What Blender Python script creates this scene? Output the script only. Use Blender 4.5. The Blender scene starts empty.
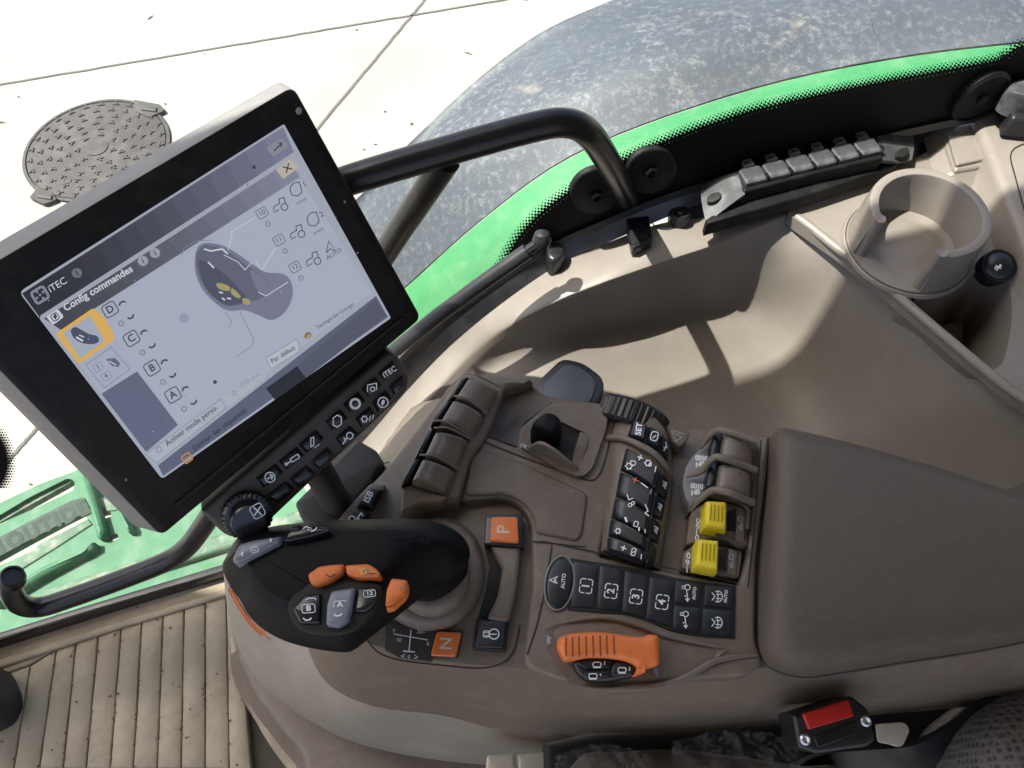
import bpy, bmesh, math, random
from mathutils import Vector as V, Matrix
from mathutils.geometry import tessellate_polygon
random.seed(7)
C = bpy.context.scene.collection
rad = math.radians
# ------------------------------------------------------------------ camera frame (also used to survey the photograph)
F = 788.0
CAM = V((0, 0, 2.5))
RT = V((1, 0, 0)); UP = V((0, math.sin(rad(60)), math.cos(rad(60)))); FW = V((0, math.cos(rad(60)), -math.sin(rad(60))))
def ray(x, y): return RT * ((x - 512) / F) + UP * ((384 - y) / F) + FW
def P(x, y, z):
    d = ray(x, y)
    return CAM + d * ((z - 2.5) / d.z)
class Pl:
    def __init__(s, o, n):
        s.o = V(o); s.n = V(n).normalized()
        a = V((1, 0, 0)) if abs(s.n.x) < .8 else V((0, 1, 0))
        s.ex = (a - s.n * a.dot(s.n)).normalized(); s.ey = s.n.cross(s.ex)
    def hit(s, x, y, h=0):
        d = ray(x, y)
        return CAM + d * ((s.o + s.n * h - CAM).dot(s.n) / d.dot(s.n))
    def two(s, p): return ((p - s.o).dot(s.ex), (p - s.o).dot(s.ey))
    def three(s, a, b, h): return s.o + s.ex * a + s.ey * b + s.n * h
def HZ(z): return Pl((0, 0, z), (0, 0, 1))

# ------------------------------------------------------------------ object helpers
ORG = {}
def tag(o, label=None, cat=None, group=None, kind=None):
    if label: o['label'] = label
    if cat: o['category'] = cat
    if group: o['group'] = group
    if kind: o['kind'] = kind
    return o
def thing(name, loc, label, cat, group=None):
    o = bpy.data.objects.new(name, None); C.objects.link(o)
    o.empty_display_size = .02
    o.location = loc; ORG[o] = V(loc)
    return tag(o, label, cat, group)
def link(name, me, mats, parent=None, smooth=True, ang=38, org=None):
    """me holds world coordinates"""
    if not isinstance(mats, (list, tuple)): mats = [mats]
    for m in mats: me.materials.append(m)
    o = bpy.data.objects.new(name, me); C.objects.link(o)
    if parent is not None:
        off = ORG[parent]; o.parent = parent; ORG[o] = off
        if org is not None:
            o.location = V(org) - off; ORG[o] = V(org); off = V(org)
    else:
        if org is None:
            n = max(1, len(me.vertices)); c = V((0, 0, 0)); zm = 1e9
            for v in me.vertices: c += v.co; zm = min(zm, v.co.z)
            c /= n; org = V((c.x, c.y, zm))
        off = V(org); o.location = off; ORG[o] = off
    me.transform(Matrix.Translation(-off))
    if smooth:
        for p in me.polygons: p.use_smooth = True
        me.set_sharp_from_angle(angle=rad(ang))
    return o
def frombm(name, bm, mats, parent=None, recalc=True, **k):
    if recalc: bmesh.ops.recalc_face_normals(bm, faces=bm.faces[:])
    me = bpy.data.meshes.new(name); bm.to_mesh(me); bm.free()
    return link(name, me, mats, parent, **k)
# ------------------------------------------------------------------ outlines
def cat_closed(pts, n=5):
    out = []; N = len(pts); pts = [tuple(p) for p in pts]
    for i in range(N):
        a, b, c, d = pts[i - 1], pts[i], pts[(i + 1) % N], pts[(i + 2) % N]
        for k in range(n):
            t = k / n
            out.append(tuple(.5 * (2 * b[j] + (c[j] - a[j]) * t + (2 * a[j] - 5 * b[j] + 4 * c[j] - d[j]) * t * t + (3 * b[j] - a[j] - 3 * c[j] + d[j]) * t ** 3) for j in range(len(b))))
    return out
def cat_open(pts, n=6):
    out = []; N = len(pts)
    pts = [tuple(p) for p in pts]
    for i in range(N - 1):
        b, c = pts[i], pts[i + 1]
        a = pts[i - 1] if i else tuple(2 * b[j] - c[j] for j in range(len(b)))
        d = pts[i + 2] if i + 2 < N else tuple(2 * c[j] - b[j] for j in range(len(b)))
        for k in range(n):
            t = k / n
            out.append(tuple(.5 * (2 * b[j] + (c[j] - a[j]) * t + (2 * a[j] - 5 * b[j] + 4 * c[j] - d[j]) * t * t + (3 * b[j] - a[j] - 3 * c[j] + d[j]) * t ** 3) for j in range(len(b))))
    out.append(pts[-1])
    return out
def rpoly(pts, r=3, n=4):
    out = []; N = len(pts)
    for i in range(N):
        p = V(pts[i][:2]); q = V(pts[i - 1][:2]); s = V(pts[(i + 1) % N][:2])
        rr = pts[i][2] if len(pts[i]) > 2 else r
        a = q - p; b = s - p
        ra = min(rr, a.length * .48); rb = min(rr, b.length * .48)
        A = p + a.normalized() * ra; B = p + b.normalized() * rb
        for k in range(n + 1):
            t = k / n
            out.append(tuple(A * (1 - t) ** 2 + p * (2 * t * (1 - t)) + B * t * t))
    return out
def ell(cx, cy, rx, ry, n=24, rot=0):
    c, s = math.cos(rad(rot)), math.sin(rad(rot))
    return [(cx + rx * math.cos(a) * c - ry * math.sin(a) * s, cy + rx * math.cos(a) * s + ry * math.sin(a) * c) for a in [i * 2 * math.pi / n for i in range(n)]]
def area2(p): return .5 * sum(p[i - 1][0] * p[i][1] - p[i][0] * p[i - 1][1] for i in range(len(p)))
def inset2(p, d):
    N = len(p); s = 1 if area2(p) > 0 else -1; out = []
    for i in range(N):
        a, b, c = V(p[i - 1]), V(p[i]), V(p[(i + 1) % N])
        e1 = b - a; e2 = c - b
        if e1.length < 1e-9: e1 = e2
        if e2.length < 1e-9: e2 = e1
        n1 = V((-e1.y, e1.x)).normalized() * s; n2 = V((-e2.y, e2.x)).normalized() * s
        m = n1 + n2
        m = m.normalized() if m.length > 1e-6 else n1
        k = 1 / max(.5, m.dot(n1))
        out.append(b + m * d * k)
    if d > 0:                                   # collapse edges that turned over
        for _ in range(6):
            flip = [(out[(i + 1) % N] - out[i]).dot(V(p[(i + 1) % N]) - V(p[i])) < 0 for i in range(N)]
            if not any(flip) or all(flip): break
            st = next(i for i in range(N) if not flip[i]); i = st
            while i < st + N:
                if flip[i % N]:
                    j = i
                    while flip[j % N]: j += 1
                    idx = [q % N for q in range(i, j + 1)]
                    c = sum((out[q] for q in idx), V((0, 0))) / len(idx)
                    for q in idx: out[q] = c.copy()
                    i = j
                i += 1
    return out
def slab(name, px, pl, h0, h1, mat, parent=None, bev=.0015, nb=3, flare=0., round_=None, **k):
    """flat-topped piece: outline surveyed at height h1 of plane pl, sides run down to h0"""
    if round_ is not None: px = rpoly(px, round_)
    p2 = [V(pl.two(pl.hit(x, y, h1))) for x, y in px]
    q = [p2[0]]
    for a in p2[1:]:
        if (a - q[-1]).length > 1e-5: q.append(a)
    if (q[0] - q[-1]).length < 1e-5: q.pop()
    p2 = q
    if area2(p2) < 0: p2 = p2[::-1]
    bm = bmesh.new(); rings = []
    bev = min(bev, (h1 - h0) * .9)
    for i in range(nb + 1):
        a = i / nb * math.pi / 2
        rings.append((inset2(p2, bev * (1 - math.sin(a))), h1 - bev * (1 - math.cos(a))))
    rings.append((inset2(p2, -flare), h0))
    vs = [[bm.verts.new(pl.three(u.x, u.y, h)) for u in r] for r, h in rings]
    N = len(p2)
    def cap(ring, pts, up):
        for t in tessellate_polygon([[V((u.x, u.y, 0)) for u in pts]]):
            a, b, c = (pts[q] for q in t); cr = (b - a).cross(c - a)
            if abs(cr) < 1e-12: continue
            t = t if (cr > 0) == up else t[::-1]
            bm.faces.new([ring[q] for q in t])
    cap(vs[0], rings[0][0], True)
    for A, B in zip(vs, vs[1:]):
        for i in range(N): bm.faces.new((B[i - 1], B[i], A[i], A[i - 1]))
    cap(vs[-1], rings[-1][0], False)
    bmesh.ops.remove_doubles(bm, verts=bm.verts[:], dist=2e-6); bmesh.ops.dissolve_degenerate(bm, edges=bm.edges[:], dist=1e-7)
    return frombm(name, bm, mat, parent, recalc=False, **k)
def loft(name, rings, mat, parent=None, cap=True, capend=True, **k):
    """rings: lists of world points, equal counts, closed"""
    bm = bmesh.new(); vs = [[bm.verts.new(p) for p in r] for r in rings]; N = len(vs[0])
    for A, B in zip(vs, vs[1:]):
        for i in range(N): bm.faces.new((A[i - 1], A[i], B[i], B[i - 1]))
    if cap: bm.faces.new(vs[0])
    if capend: bm.faces.new(vs[-1][::-1])
    bmesh.ops.triangulate(bm, faces=[f for f in bm.faces if len(f.verts) > 4], ngon_method='BEAUTY')
    return frombm(name, bm, mat, parent, **k)
def grid(name, pts, mat, parent=None, thick=0, **k):
    bm = bmesh.new(); vs = [[bm.verts.new(p) for p in r] for r in pts]
    for A, B in zip(vs, vs[1:]):
        for i in range(len(A) - 1): bm.faces.new((A[i], A[i + 1], B[i + 1], B[i]))
    bmesh.ops.recalc_face_normals(bm, faces=bm.faces[:])
    if thick:
        if sum(f.normal.z * f.calc_area() for f in bm.faces) < 0: bmesh.ops.reverse_faces(bm, faces=bm.faces[:])
        bmesh.ops.solidify(bm, geom=bm.faces[:], thickness=thick)
    return frombm(name, bm, mat, parent, **k)
def W(p): return p if isinstance(p, V) else P(*p)
def patch(name, rows, mat, parent=None, nu=6, nv=6, thick=.003, **k):
    R = [[tuple(W(p)) for p in r] for r in rows]
    R = [cat_open(r, nu) for r in R]
    cols = [cat_open([R[j][i] for j in range(len(R))], nv) for i in range(len(R[0]))]
    pts = [[V(cols[i][j]) for i in range(len(cols))] for j in range(len(cols[0]))]
    return grid(name, pts, mat, parent, thick, **k)
def pillow(name, quad, z0, z1, mat, parent=None, n=10, e=6, pl=None, waves=0, wa=0., arch=0., **k):
    """cushion key/lever over a quad of photo points; z1 may be four corner heights"""
    zs = z1 if isinstance(z1, (list, tuple)) else (z1,) * 4
    nu = n if not waves else max(n, waves * 6)
    def w(p, z): return pl.hit(p[0], p[1], z) if pl else P(p[0], p[1], z)
    def dn(p, dz): return p - (pl.n if pl else V((0, 0, 1))) * dz
    q = [w(p, z) for p, z in zip(quad, zs)]
    bm = bmesh.new(); G = []
    top = max(zs) - z0
    for j in range(n + 1):
        v = .5 - .5 * math.cos(math.pi * j / n); row = []
        for i in range(nu + 1):
            u = i / nu if waves else .5 - .5 * math.cos(math.pi * i / nu)
            p = q[0] * (1 - u) * (1 - v) + q[1] * u * (1 - v) + q[2] * u * v + q[3] * (1 - u) * v
            f = (1 - abs(2 * u - 1) ** e) * (1 - abs(2 * v - 1) ** e)
            h = (1 - f) * min(top, .006) - arch * math.sin(math.pi * u) * f
            if waves and f > .5: h += wa * (1 if math.cos(2 * math.pi * waves * u) > .55 else 0)
            row.append(bm.verts.new(dn(p, h)))
        G.append(row)
    for A, B in zip(G, G[1:]):
        for i in range(nu): bm.faces.new((A[i], A[i + 1], B[i + 1], B[i]))
    edge = G[0][:] + [r[-1] for r in G[1:]] + G[-1][:-1][::-1] + [r[0] for r in G[1:-1]][::-1]
    low = []
    for vtx in edge:
        hgt = (vtx.co - (pl.o if pl else V((0, 0, 0)))).dot(pl.n if pl else V((0, 0, 1))) - z0
        low.append(bm.verts.new(dn(vtx.co, max(hgt, .0005))))
    for i in range(len(edge)): bm.faces.new((edge[i - 1], edge[i], low[i], low[i - 1]))
    bm.faces.new(low[::-1])
    return frombm(name, bm, mat, parent, **k)
def dome(name, px, spine, zb, ze, zt, mat, parent=None, rings=8, prof=2.2, smooth_n=4, pl=None, **k):
    """rounded body: outline at height ze rising to zt over a spine of photo points, skirt down to zb"""
    o = cat_closed(px, smooth_n) if smooth_n else px
    def w(x, y, h): return pl.hit(x, y, h) if pl else P(x, y, h)
    N = len(o); sp = [V(s) for s in cat_open(spine, 6)] if len(spine) > 1 else [V(spine[0])]
    out = [w(x, y, ze) for x, y in o]
    nrm = pl.n if pl else V((0, 0, 1))
    tgt = []
    for x, y in o:
        b = min(sp, key=lambda s: (s - V((x, y))).length); tgt.append(w(b.x, b.y, zt))
    R = [[p - nrm * (ze - zb) for p in out]]
    for r in range(rings):
        t = r / rings
        f = (1 - (1 - t) ** prof) ** (1 / prof)
        R.append([(lambda a, b: a + (b - a - nrm * (b - a).dot(nrm)) * t + nrm * ((b - a).dot(nrm) * f))(a, b) for a, b in zip(out, tgt)])
    bm = bmesh.new(); vs = [[bm.verts.new(p) for p in r] for r in R]
    for A, B in zip(vs, vs[1:]):
        for i in range(N): bm.faces.new((A[i - 1], A[i], B[i], B[i - 1]))
    last = [bm.verts.new(p) for p in tgt]
    for i in range(N): bm.faces.new((vs[-1][i - 1], vs[-1][i], last[i], last[i - 1]))
    bm.faces.new(vs[0][::-1])
    bmesh.ops.remove_doubles(bm, verts=bm.verts[:], dist=1e-5)
    bmesh.ops.dissolve_degenerate(bm, edges=bm.edges[:], dist=1e-6)
    k.setdefault('ang', 60)
    return frombm(name, bm, mat, parent, **k)
def tube(name, path, r, mat, parent=None, seg=16, sm=6, **k):
    pts = [V(p) for p in (cat_open([tuple(W(p)) for p in path], sm) if sm else [W(p) for p in path])]
    bm = bmesh.new(); prev = None; n = None
    for i, p in enumerate(pts):
        t = (pts[min(i + 1, len(pts) - 1)] - pts[max(i - 1, 0)]).normalized()
        if n is None:
            n = t.orthogonal().normalized()
        n = (n - t * n.dot(t)).normalized(); b = t.cross(n)
        rr = r if not callable(r) else r(i / (len(pts) - 1))
        ring = [bm.verts.new(p + (n * math.cos(a) + b * math.sin(a)) * rr) for a in [j * 2 * math.pi / seg for j in range(seg)]]
        if prev:
            for j in range(seg): bm.faces.new((prev[j - 1], prev[j], ring[j], ring[j - 1]))
        else: bm.faces.new(ring[::-1])
        prev = ring
    bm.faces.new(prev)
    return frombm(name, bm, mat, parent, **k)
def lathe(name, prof, c, ax, mat, parent=None, seg=40, knurl=None, **k):
    """prof: (radius, height along axis); knurl=(count, depth, i0, i1)"""
    c = V(c); ax = V(ax).normalized(); n = ax.orthogonal().normalized(); b = ax.cross(n)
    if knurl: seg = knurl[0] * 4
    bm = bmesh.new(); vs = []
    for q, (r, h) in enumerate(prof):
        row = []
        for j in range(seg):
            a = j * 2 * math.pi / seg; rr = r
            if knurl and knurl[2] <= q <= knurl[3] and j % 4 == 0: rr -= knurl[1]
            row.append(bm.verts.new(c + (n * math.cos(a) + b * math.sin(a)) * rr + ax * h))
        vs.append(row)
    for A, B in zip(vs, vs[1:]):
        for i in range(seg): bm.faces.new((A[i - 1], A[i], B[i], B[i - 1]))
    bm.faces.new(vs[0][::-1]); bm.faces.new(vs[-1])
    return frombm(name, bm, mat, parent, **k)
# ------------------------------------------------------------------ printed marks: flat strokes, fills and lettering
_tc = {}
def glyphs(s, bold):
    key = (s, bold)
    if key not in _tc:
        cu = bpy.data.curves.new('lettering', 'FONT'); cu.body = s; cu.align_x = 'CENTER'; cu.align_y = 'CENTER'; cu.offset = bold; cu.resolution_u = 3
        o = bpy.data.objects.new('lettering', cu); C.objects.link(o)
        dg = bpy.context.evaluated_depsgraph_get(); me = bpy.data.meshes.new_from_object(o.evaluated_get(dg))
        vs = [tuple(v.co) for v in me.vertices]; fs = [tuple(p.vertices) for p in me.polygons]
        bpy.data.objects.remove(o); bpy.data.curves.remove(cu); bpy.data.meshes.remove(me)
        _tc[key] = (vs, fs)
    return _tc[key]
class Ink:
    def __init__(s, pl, h): s.pl = pl; s.h = h; s.v = []; s.f = []; s.m = []; s.mats = []; s.k = 0
    def _h(s):
        s.k += 1
        return s.h + .00002 * s.k
    def mi(s, m):
        if m not in s.mats: s.mats.append(m)
        return s.mats.index(m)
    def poly(s, pts, m, h=None):
        h = s._h() if h is None else h; b = len(s.v)
        for x, y in pts: s.v.append(s.pl.hit(x, y, h))
        s.f.append(tuple(range(b, b + len(pts)))); s.m.append(s.mi(m))
    def line(s, pts, w, m, closed=False):
        pts = [V(p) for p in pts]; N = len(pts); h = s._h(); b = len(s.v); k = s.mi(m)
        for i, p in enumerate(pts):
            a = pts[i - 1] if (i or closed) else p; c = pts[(i + 1) % N] if (i < N - 1 or closed) else p
            d1 = (p - a); d2 = (c - p)
            d1 = d1.normalized() if d1.length > 1e-9 else d2.normalized()
            d2 = d2.normalized() if d2.length > 1e-9 else d1
            t = d1 + d2
            t = t.normalized() if t.length > .2 else d2
            n = V((-t.y, t.x)); q = w * .5 / max(.6, abs(n.dot(V((-d2.y, d2.x)))))
            for e in (p + n * q, p - n * q): s.v.append(s.pl.hit(e.x, e.y, h))
        for i in range(N if closed else N - 1):
            j = (i + 1) % N
            s.f.append((b + 2 * i, b + 2 * i + 1, b + 2 * j + 1, b + 2 * j)); s.m.append(k)
    def box(s, x, y, w, hh, rot, lw, m, r=2):
        c, q = math.cos(rad(rot)), math.sin(rad(rot))
        pts = [(x + a * c - b * q, y + a * q + b * c) for a, b in rpoly([(-w / 2, -hh / 2), (w / 2, -hh / 2), (w / 2, hh / 2), (-w / 2, hh / 2)], r)]
        s.line(pts, lw, m, True)
    def ring(s, x, y, r, lw, m): s.line(ell(x, y, r, r, 20), lw, m, True)
    def local(s, x, y, sc, rot, lines, lw, m):
        """polylines in a unit cell (y up), turned by rot degrees counter-clockwise"""
        c, q = math.cos(rad(rot)), math.sin(rad(rot))
        for ln in lines:
            s.line([(x + sc * (a * c - b * q), y - sc * (a * q + b * c)) for a, b in ln], lw, m)
    def text(s, t, x, y, size, rot, m, bold=.0, sx=1.):
        """rot: degrees counter-clockwise in the picture"""
        vs, fs = glyphs(t, bold); b = len(s.v); h = s._h(); c, q = math.cos(rad(rot)), math.sin(rad(rot)); k = s.mi(m)
        for vx, vy, _ in vs:
            vx *= sx
            s.v.append(s.pl.hit(x + size * (vx * c - vy * q), y - size * (vx * q + vy * c), h))
        for f in fs: s.f.append(tuple(i + b for i in f)); s.m.append(k)
    def build(s, name, parent):
        me = bpy.data.meshes.new(name); me.from_pydata([tuple(v) for v in s.v], [], s.f)
        me.polygons.foreach_set('material_index', s.m)
        bm = bmesh.new(); bm.from_mesh(me)
        for f in bm.faces:
            f.normal_update()
            if f.normal.dot(s.pl.n) < 0: f.normal_flip()
        bm.to_mesh(me); bm.free()
        return link(name, me, s.mats, parent, smooth=False)
# ------------------------------------------------------------------ materials
def mat(name, col, rough=.5, var=.12, vs=60, bump=0., bs=900, spec=.5, dust=0., dcol=(.42, .38, .33), metal=0., coat=0., ds=25):
    m = bpy.data.materials.new(name); m.use_nodes = True; nt = m.node_tree; N = nt.nodes; L = nt.links
    b = N['Principled BSDF']; tc = N.new('ShaderNodeTexCoord')
    n1 = N.new('ShaderNodeTexNoise'); n1.inputs['Scale'].default_value = vs; n1.inputs['Detail'].default_value = 5; L.new(tc.outputs['Object'], n1.inputs['Vector'])
    mx = N.new('ShaderNodeMix'); mx.data_type = 'RGBA'
    L.new(n1.outputs['Fac'], mx.inputs['Factor'])
    mx.inputs['A'].default_value = (*[c * (1 - var) for c in col], 1); mx.inputs['B'].default_value = (*[c * (1 + var) for c in col], 1)
    out = mx.outputs['Result']
    b.inputs['Specular IOR Level'].default_value = spec; b.inputs['Metallic'].default_value = metal; b.inputs['Coat Weight'].default_value = coat
    rr = N.new('ShaderNodeMapRange'); rr.inputs['To Min'].default_value = max(.02, rough - .1); rr.inputs['To Max'].default_value = min(1, rough + .1)
    L.new(n1.outputs['Fac'], rr.inputs['Value']); L.new(rr.outputs['Result'], b.inputs['Roughness'])
    if dust:
        n2 = N.new('ShaderNodeTexNoise'); n2.inputs['Scale'].default_value = ds; n2.inputs['Detail'].default_value = 9; n2.inputs['Roughness'].default_value = .7; L.new(tc.outputs['Object'], n2.inputs['Vector'])
        r2 = N.new('ShaderNodeMapRange'); r2.inputs['From Min'].default_value = .48; r2.inputs['From Max'].default_value = .75; r2.inputs['To Max'].default_value = dust
        L.new(n2.outputs['Fac'], r2.inputs['Value'])
        m2 = N.new('ShaderNodeMix'); m2.data_type = 'RGBA'; L.new(r2.outputs['Result'], m2.inputs['Factor']); L.new(out, m2.inputs['A']); m2.inputs['B'].default_value = (*dcol, 1)
        out = m2.outputs['Result']
    L.new(out, b.inputs['Base Color'])
    if bump:
        n3 = N.new('ShaderNodeTexNoise'); n3.inputs['Scale'].default_value = bs; n3.inputs['Detail'].default_value = 2; L.new(tc.outputs['Object'], n3.inputs['Vector'])
        bp = N.new('ShaderNodeBump'); bp.inputs['Strength'].default_value = bump; bp.inputs['Distance'].default_value = .0006
        L.new(n3.outputs['Fac'], bp.inputs['Height']); L.new(bp.outputs['Normal'], b.inputs['Normal'])
    return m
def lit(name, col, st=1.0):
    m = bpy.data.materials.new(name); m.use_nodes = True; b = m.node_tree.nodes['Principled BSDF']
    b.inputs['Base Color'].default_value = (*[c * .15 for c in col], 1); b.inputs['Roughness'].default_value = .32; b.inputs['Specular IOR Level'].default_value = .4
    b.inputs['Emission Color'].default_value = (*col, 1); b.inputs['Emission Strength'].default_value = st
    return m
def srgb(r, g, b): return tuple(((c / 255) / 12.92 if c < 11 else ((c / 255 + .055) / 1.055) ** 2.4) for c in (r, g, b))
M = {}
M['taupe'] = mat('taupe_plastic', (.143, .110, .081), .46, .08, 14, .35, 1400, dust=.14, ds=90)
M['taupe_panel'] = mat('taupe_grained', (.128, .099, .073), .5, .08, 20, .9, 900, dust=.14, ds=90)
M['taupe_dark'] = mat('dark_brown_plastic', (.05, .04, .033), .5, .1, 30, .2, 1200, dust=.1)
M['pad'] = mat('armrest_vinyl', (.088, .067, .049), .47, .03, 25, .9, 1500, dust=.06, ds=200)
M['lever'] = mat('lever_gloss', (.15, .122, .10), .28, .05, 20, 0, dust=.05)
M['liner'] = mat('beige_liner', (.205, .180, .155), .38, .07, 8, .35, 1300, dust=.35, ds=30, dcol=(.29, .26, .22))
M['pedestal'] = mat('pedestal_beige', (.235, .197, .152), .6, .08, 10, .2, 900, dust=.35, ds=9)
M['black'] = mat('black_plastic', (.012, .0125, .014), .38, .1, 50, .15, 1500, dust=.06)
M['blackgloss'] = mat('black_gloss', (.008, .0085, .01), .22, .1, 40, 0, dust=.05)
M['bezel'] = mat('bezel_black', (.0042, .0043, .0047), .5, .15, 30, .1, 1500, spec=.2, dust=.03, ds=60)
M['key'] = mat('key_black', (.010, .012, .016), .36, .1, 60, 0, dust=.08, ds=50, dcol=(.2, .2, .2))
M['rubber'] = mat('grip_rubber', (.0024, .0027, .0036), .5, .12, 60, .3, 1800, spec=.16, dust=.01)
M['grip2'] = mat('grip_panel', (.02, .022, .03), .4, .1, 60, .2, 1800, dust=.05)
M['paint'] = mat('rail_black', (.007, .007, .008), .3, .15, 30, 0, spec=.35, dust=.03, ds=90)
M['orange'] = mat('orange_plastic', (.72, .175, .035), .45, .08, 60, .2, 900, dust=.4, ds=70, dcol=(.36, .13, .05))
M['yellow'] = mat('yellow_plastic', (.78, .60, .025), .4, .06, 60, 0, dust=.4, ds=70, dcol=(.42, .31, .05))
M['red'] = mat('red_plastic', (.5, .016, .012), .42, .12, 80, .4, 700, dust=.15, ds=60, dcol=(.3, .05, .04))
M['white'] = mat('white_print', (.72, .73, .74), .5, .05, 60)
M['grey_print'] = mat('grey_print', (.33, .33, .34), .5, .05, 60)
M['seam'] = mat('seam_dark', (.008, .007, .006), .7, .1, 60)
M['silver'] = mat('silver_key', (.17, .19, .22), .35, .06, 60, 0, dust=.1)
M['label'] = mat('label_grey', (.2, .195, .19), .45, .1, 60, dust=.1)
M['housing'] = mat('housing_grey', (.19, .183, .172), .5, .06, 20, .2, 1000, dust=.25, ds=30)
M['steel'] = mat('steel', (.55, .55, .56), .3, .1, 60, metal=.9)
M['dusty'] = mat('dusty_black', (.045, .047, .052), .55, .3, 40, .3, 700, dust=.8, ds=60, dcol=(.17, .168, .165))
M['sill'] = mat('sill_black', (.03, .031, .035), .28, .2, 18, 0, dust=.4, ds=20, dcol=(.16, .16, .16))
M['green'] = mat('green_paint', (.03, .175, .058), .45, .1, 10, 0, dust=.35, ds=30, dcol=(.16, .26, .15), coat=.2)
M['greenpale'] = mat('green_dusty', (.045, .14, .072), .6, .3, 8, 0, spec=.25, dust=.9, ds=16, dcol=(.13, .19, .14))
M['olive'] = mat('grimy_green', (.06, .12, .07), .7, .4, 40, .5, 300, dust=.5, ds=30)
M['mat'] = mat('floor_rubber', (.245, .20, .135), .75, .25, 9, .8, 160, dust=.85, ds=9, dcol=(.42, .35, .24))
M['matlow'] = mat('floor_groove', (.07, .056, .04), .9, .3, 50)
M['dirt'] = mat('dirt', (.10, .08, .055), .9, .4, 90)
M['fabric'] = mat('seat_fabric', (.10, .083, .067), .95, .6, 900, .8, 900, dust=.1)
M['iron'] = mat('cast_iron', (.055, .052, .05), .75, .25, 30, .4, 120, spec=.2, dust=.5, ds=14, dcol=(.125, .115, .10))
M['ironmark'] = mat('cast_iron_mark', (.03, .029, .028), .6, .3, 40)
M['cream'] = mat('cream', (.62, .55, .43), .7, .15, 60, dust=.3)
M['matte'] = mat('matte_black', (.006, .006, .0065), .6, .2, 40, .2, 900, spec=.2, dust=.05, ds=60)
M['recess'] = mat('recess_grime', (.032, .055, .038), .8, .4, 40, dust=.5, ds=40, dcol=(.07, .11, .08))
M['armdark'] = mat('arm_brown', (.02, .017, .015), .6, .1, 30, .2, 1200)
M['mirrorlid'] = mat('glossy_lid', (.085, .095, .11), .3, .1, 20, 0, dust=.18, ds=30, dcol=(.25, .26, .27))
# ------------------------------------------------------------------ special materials
def nodes_mat(name):
    m = bpy.data.materials.new(name); m.use_nodes = True
    return m, m.node_tree.nodes, m.node_tree.links, m.node_tree.nodes['Principled BSDF']
def ramp(N, L, src, p0, p1, c0, c1):
    r = N.new('ShaderNodeValToRGB'); r.color_ramp.elements[0].position = p0; r.color_ramp.elements[1].position = p1
    r.color_ramp.elements[0].color = (*c0, 1); r.color_ramp.elements[1].color = (*c1, 1); L.new(src, r.inputs['Fac']); return r.outputs['Color']
def noise(N, L, tc, sc, det=6, rg=.6):
    n = N.new('ShaderNodeTexNoise'); n.inputs['Scale'].default_value = sc; n.inputs['Detail'].default_value = det; n.inputs['Roughness'].default_value = rg
    L.new(tc.outputs['Object'], n.inputs['Vector']); return n.outputs['Fac']
def mixc(N, L, f, a, b, mode='MIX'):
    m = N.new('ShaderNodeMix'); m.data_type = 'RGBA'; m.blend_type = mode
    for k, v in (('Factor', f), ('A', a), ('B', b)):
        if isinstance(v, (int, float)): m.inputs[k].default_value = v
        elif isinstance(v, tuple): m.inputs[k].default_value = (*v, 1)
        else: L.new(v, m.inputs[k])
    return m.outputs['Result']
m, N, L, b = nodes_mat('yard_concrete'); tc = N.new('ShaderNodeTexCoord')
c = ramp(N, L, noise(N, L, tc, .7), .35, .65, (.205, .195, .168), (.262, .252, .222))
c = mixc(N, L, ramp(N, L, noise(N, L, tc, 9, 8, .75), .60, .78, (0, 0, 0), (.6, .6, .6)), c, (.15, .135, .105))
c = mixc(N, L, ramp(N, L, noise(N, L, tc, 70, 4, .7), .68, .8, (0, 0, 0), (.6, .6, .6)), c, (.16, .14, .11))
L.new(c, b.inputs['Base Color']); b.inputs['Roughness'].default_value = .9; M['ground'] = m
m, N, L, b = nodes_mat('fender_plastic'); tc = N.new('ShaderNodeTexCoord')
c = ramp(N, L, noise(N, L, tc, 2.5), .3, .7, (.029, .037, .046), (.056, .067, .079))
d = mixc(N, L, ramp(N, L, noise(N, L, tc, 75, 9, .82), .50, .64, (0, 0, 0), (.75, .75, .75)), c, (.17, .18, .19))
d = mixc(N, L, ramp(N, L, noise(N, L, tc, 3.2, 5, .6), .36, .56, (.75, .75, .75), (0, 0, 0)), d, c)
e = mixc(N, L, ramp(N, L, noise(N, L, tc, 11, 6, .7), .58, .72, (0, 0, 0), (.5, .5, .5)), d, (.27, .245, .19))
L.new(e, b.inputs['Base Color']); b.inputs['Roughness'].default_value = .6; M['fender'] = m
m, N, L, b = nodes_mat('cab_glass'); tc = N.new('ShaderNodeTexCoord'); o = N['Material Output']
N.remove(b); tr = N.new('ShaderNodeBsdfTransparent'); tr.inputs[0].default_value = (.95, .985, .965, 1)
gl = N.new('ShaderNodeBsdfGlossy'); gl.inputs['Roughness'].default_value = .02
fr = N.new('ShaderNodeFresnel'); fr.inputs[0].default_value = 1.25
mr = N.new('ShaderNodeMath'); mr.operation = 'MINIMUM'; mr.inputs[1].default_value = .12; L.new(fr.outputs[0], mr.inputs[0])
ms = N.new('ShaderNodeMixShader'); L.new(mr.outputs[0], ms.inputs[0]); L.new(tr.outputs[0], ms.inputs[1]); L.new(gl.outputs[0], ms.inputs[2])
df = N.new('ShaderNodeBsdfDiffuse'); df.inputs[0].default_value = (.55, .53, .48, 1)
r = ramp(N, L, noise(N, L, tc, 22, 8, .7), .45, .8, (.012, .012, .012), (.07, .07, .07))
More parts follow.
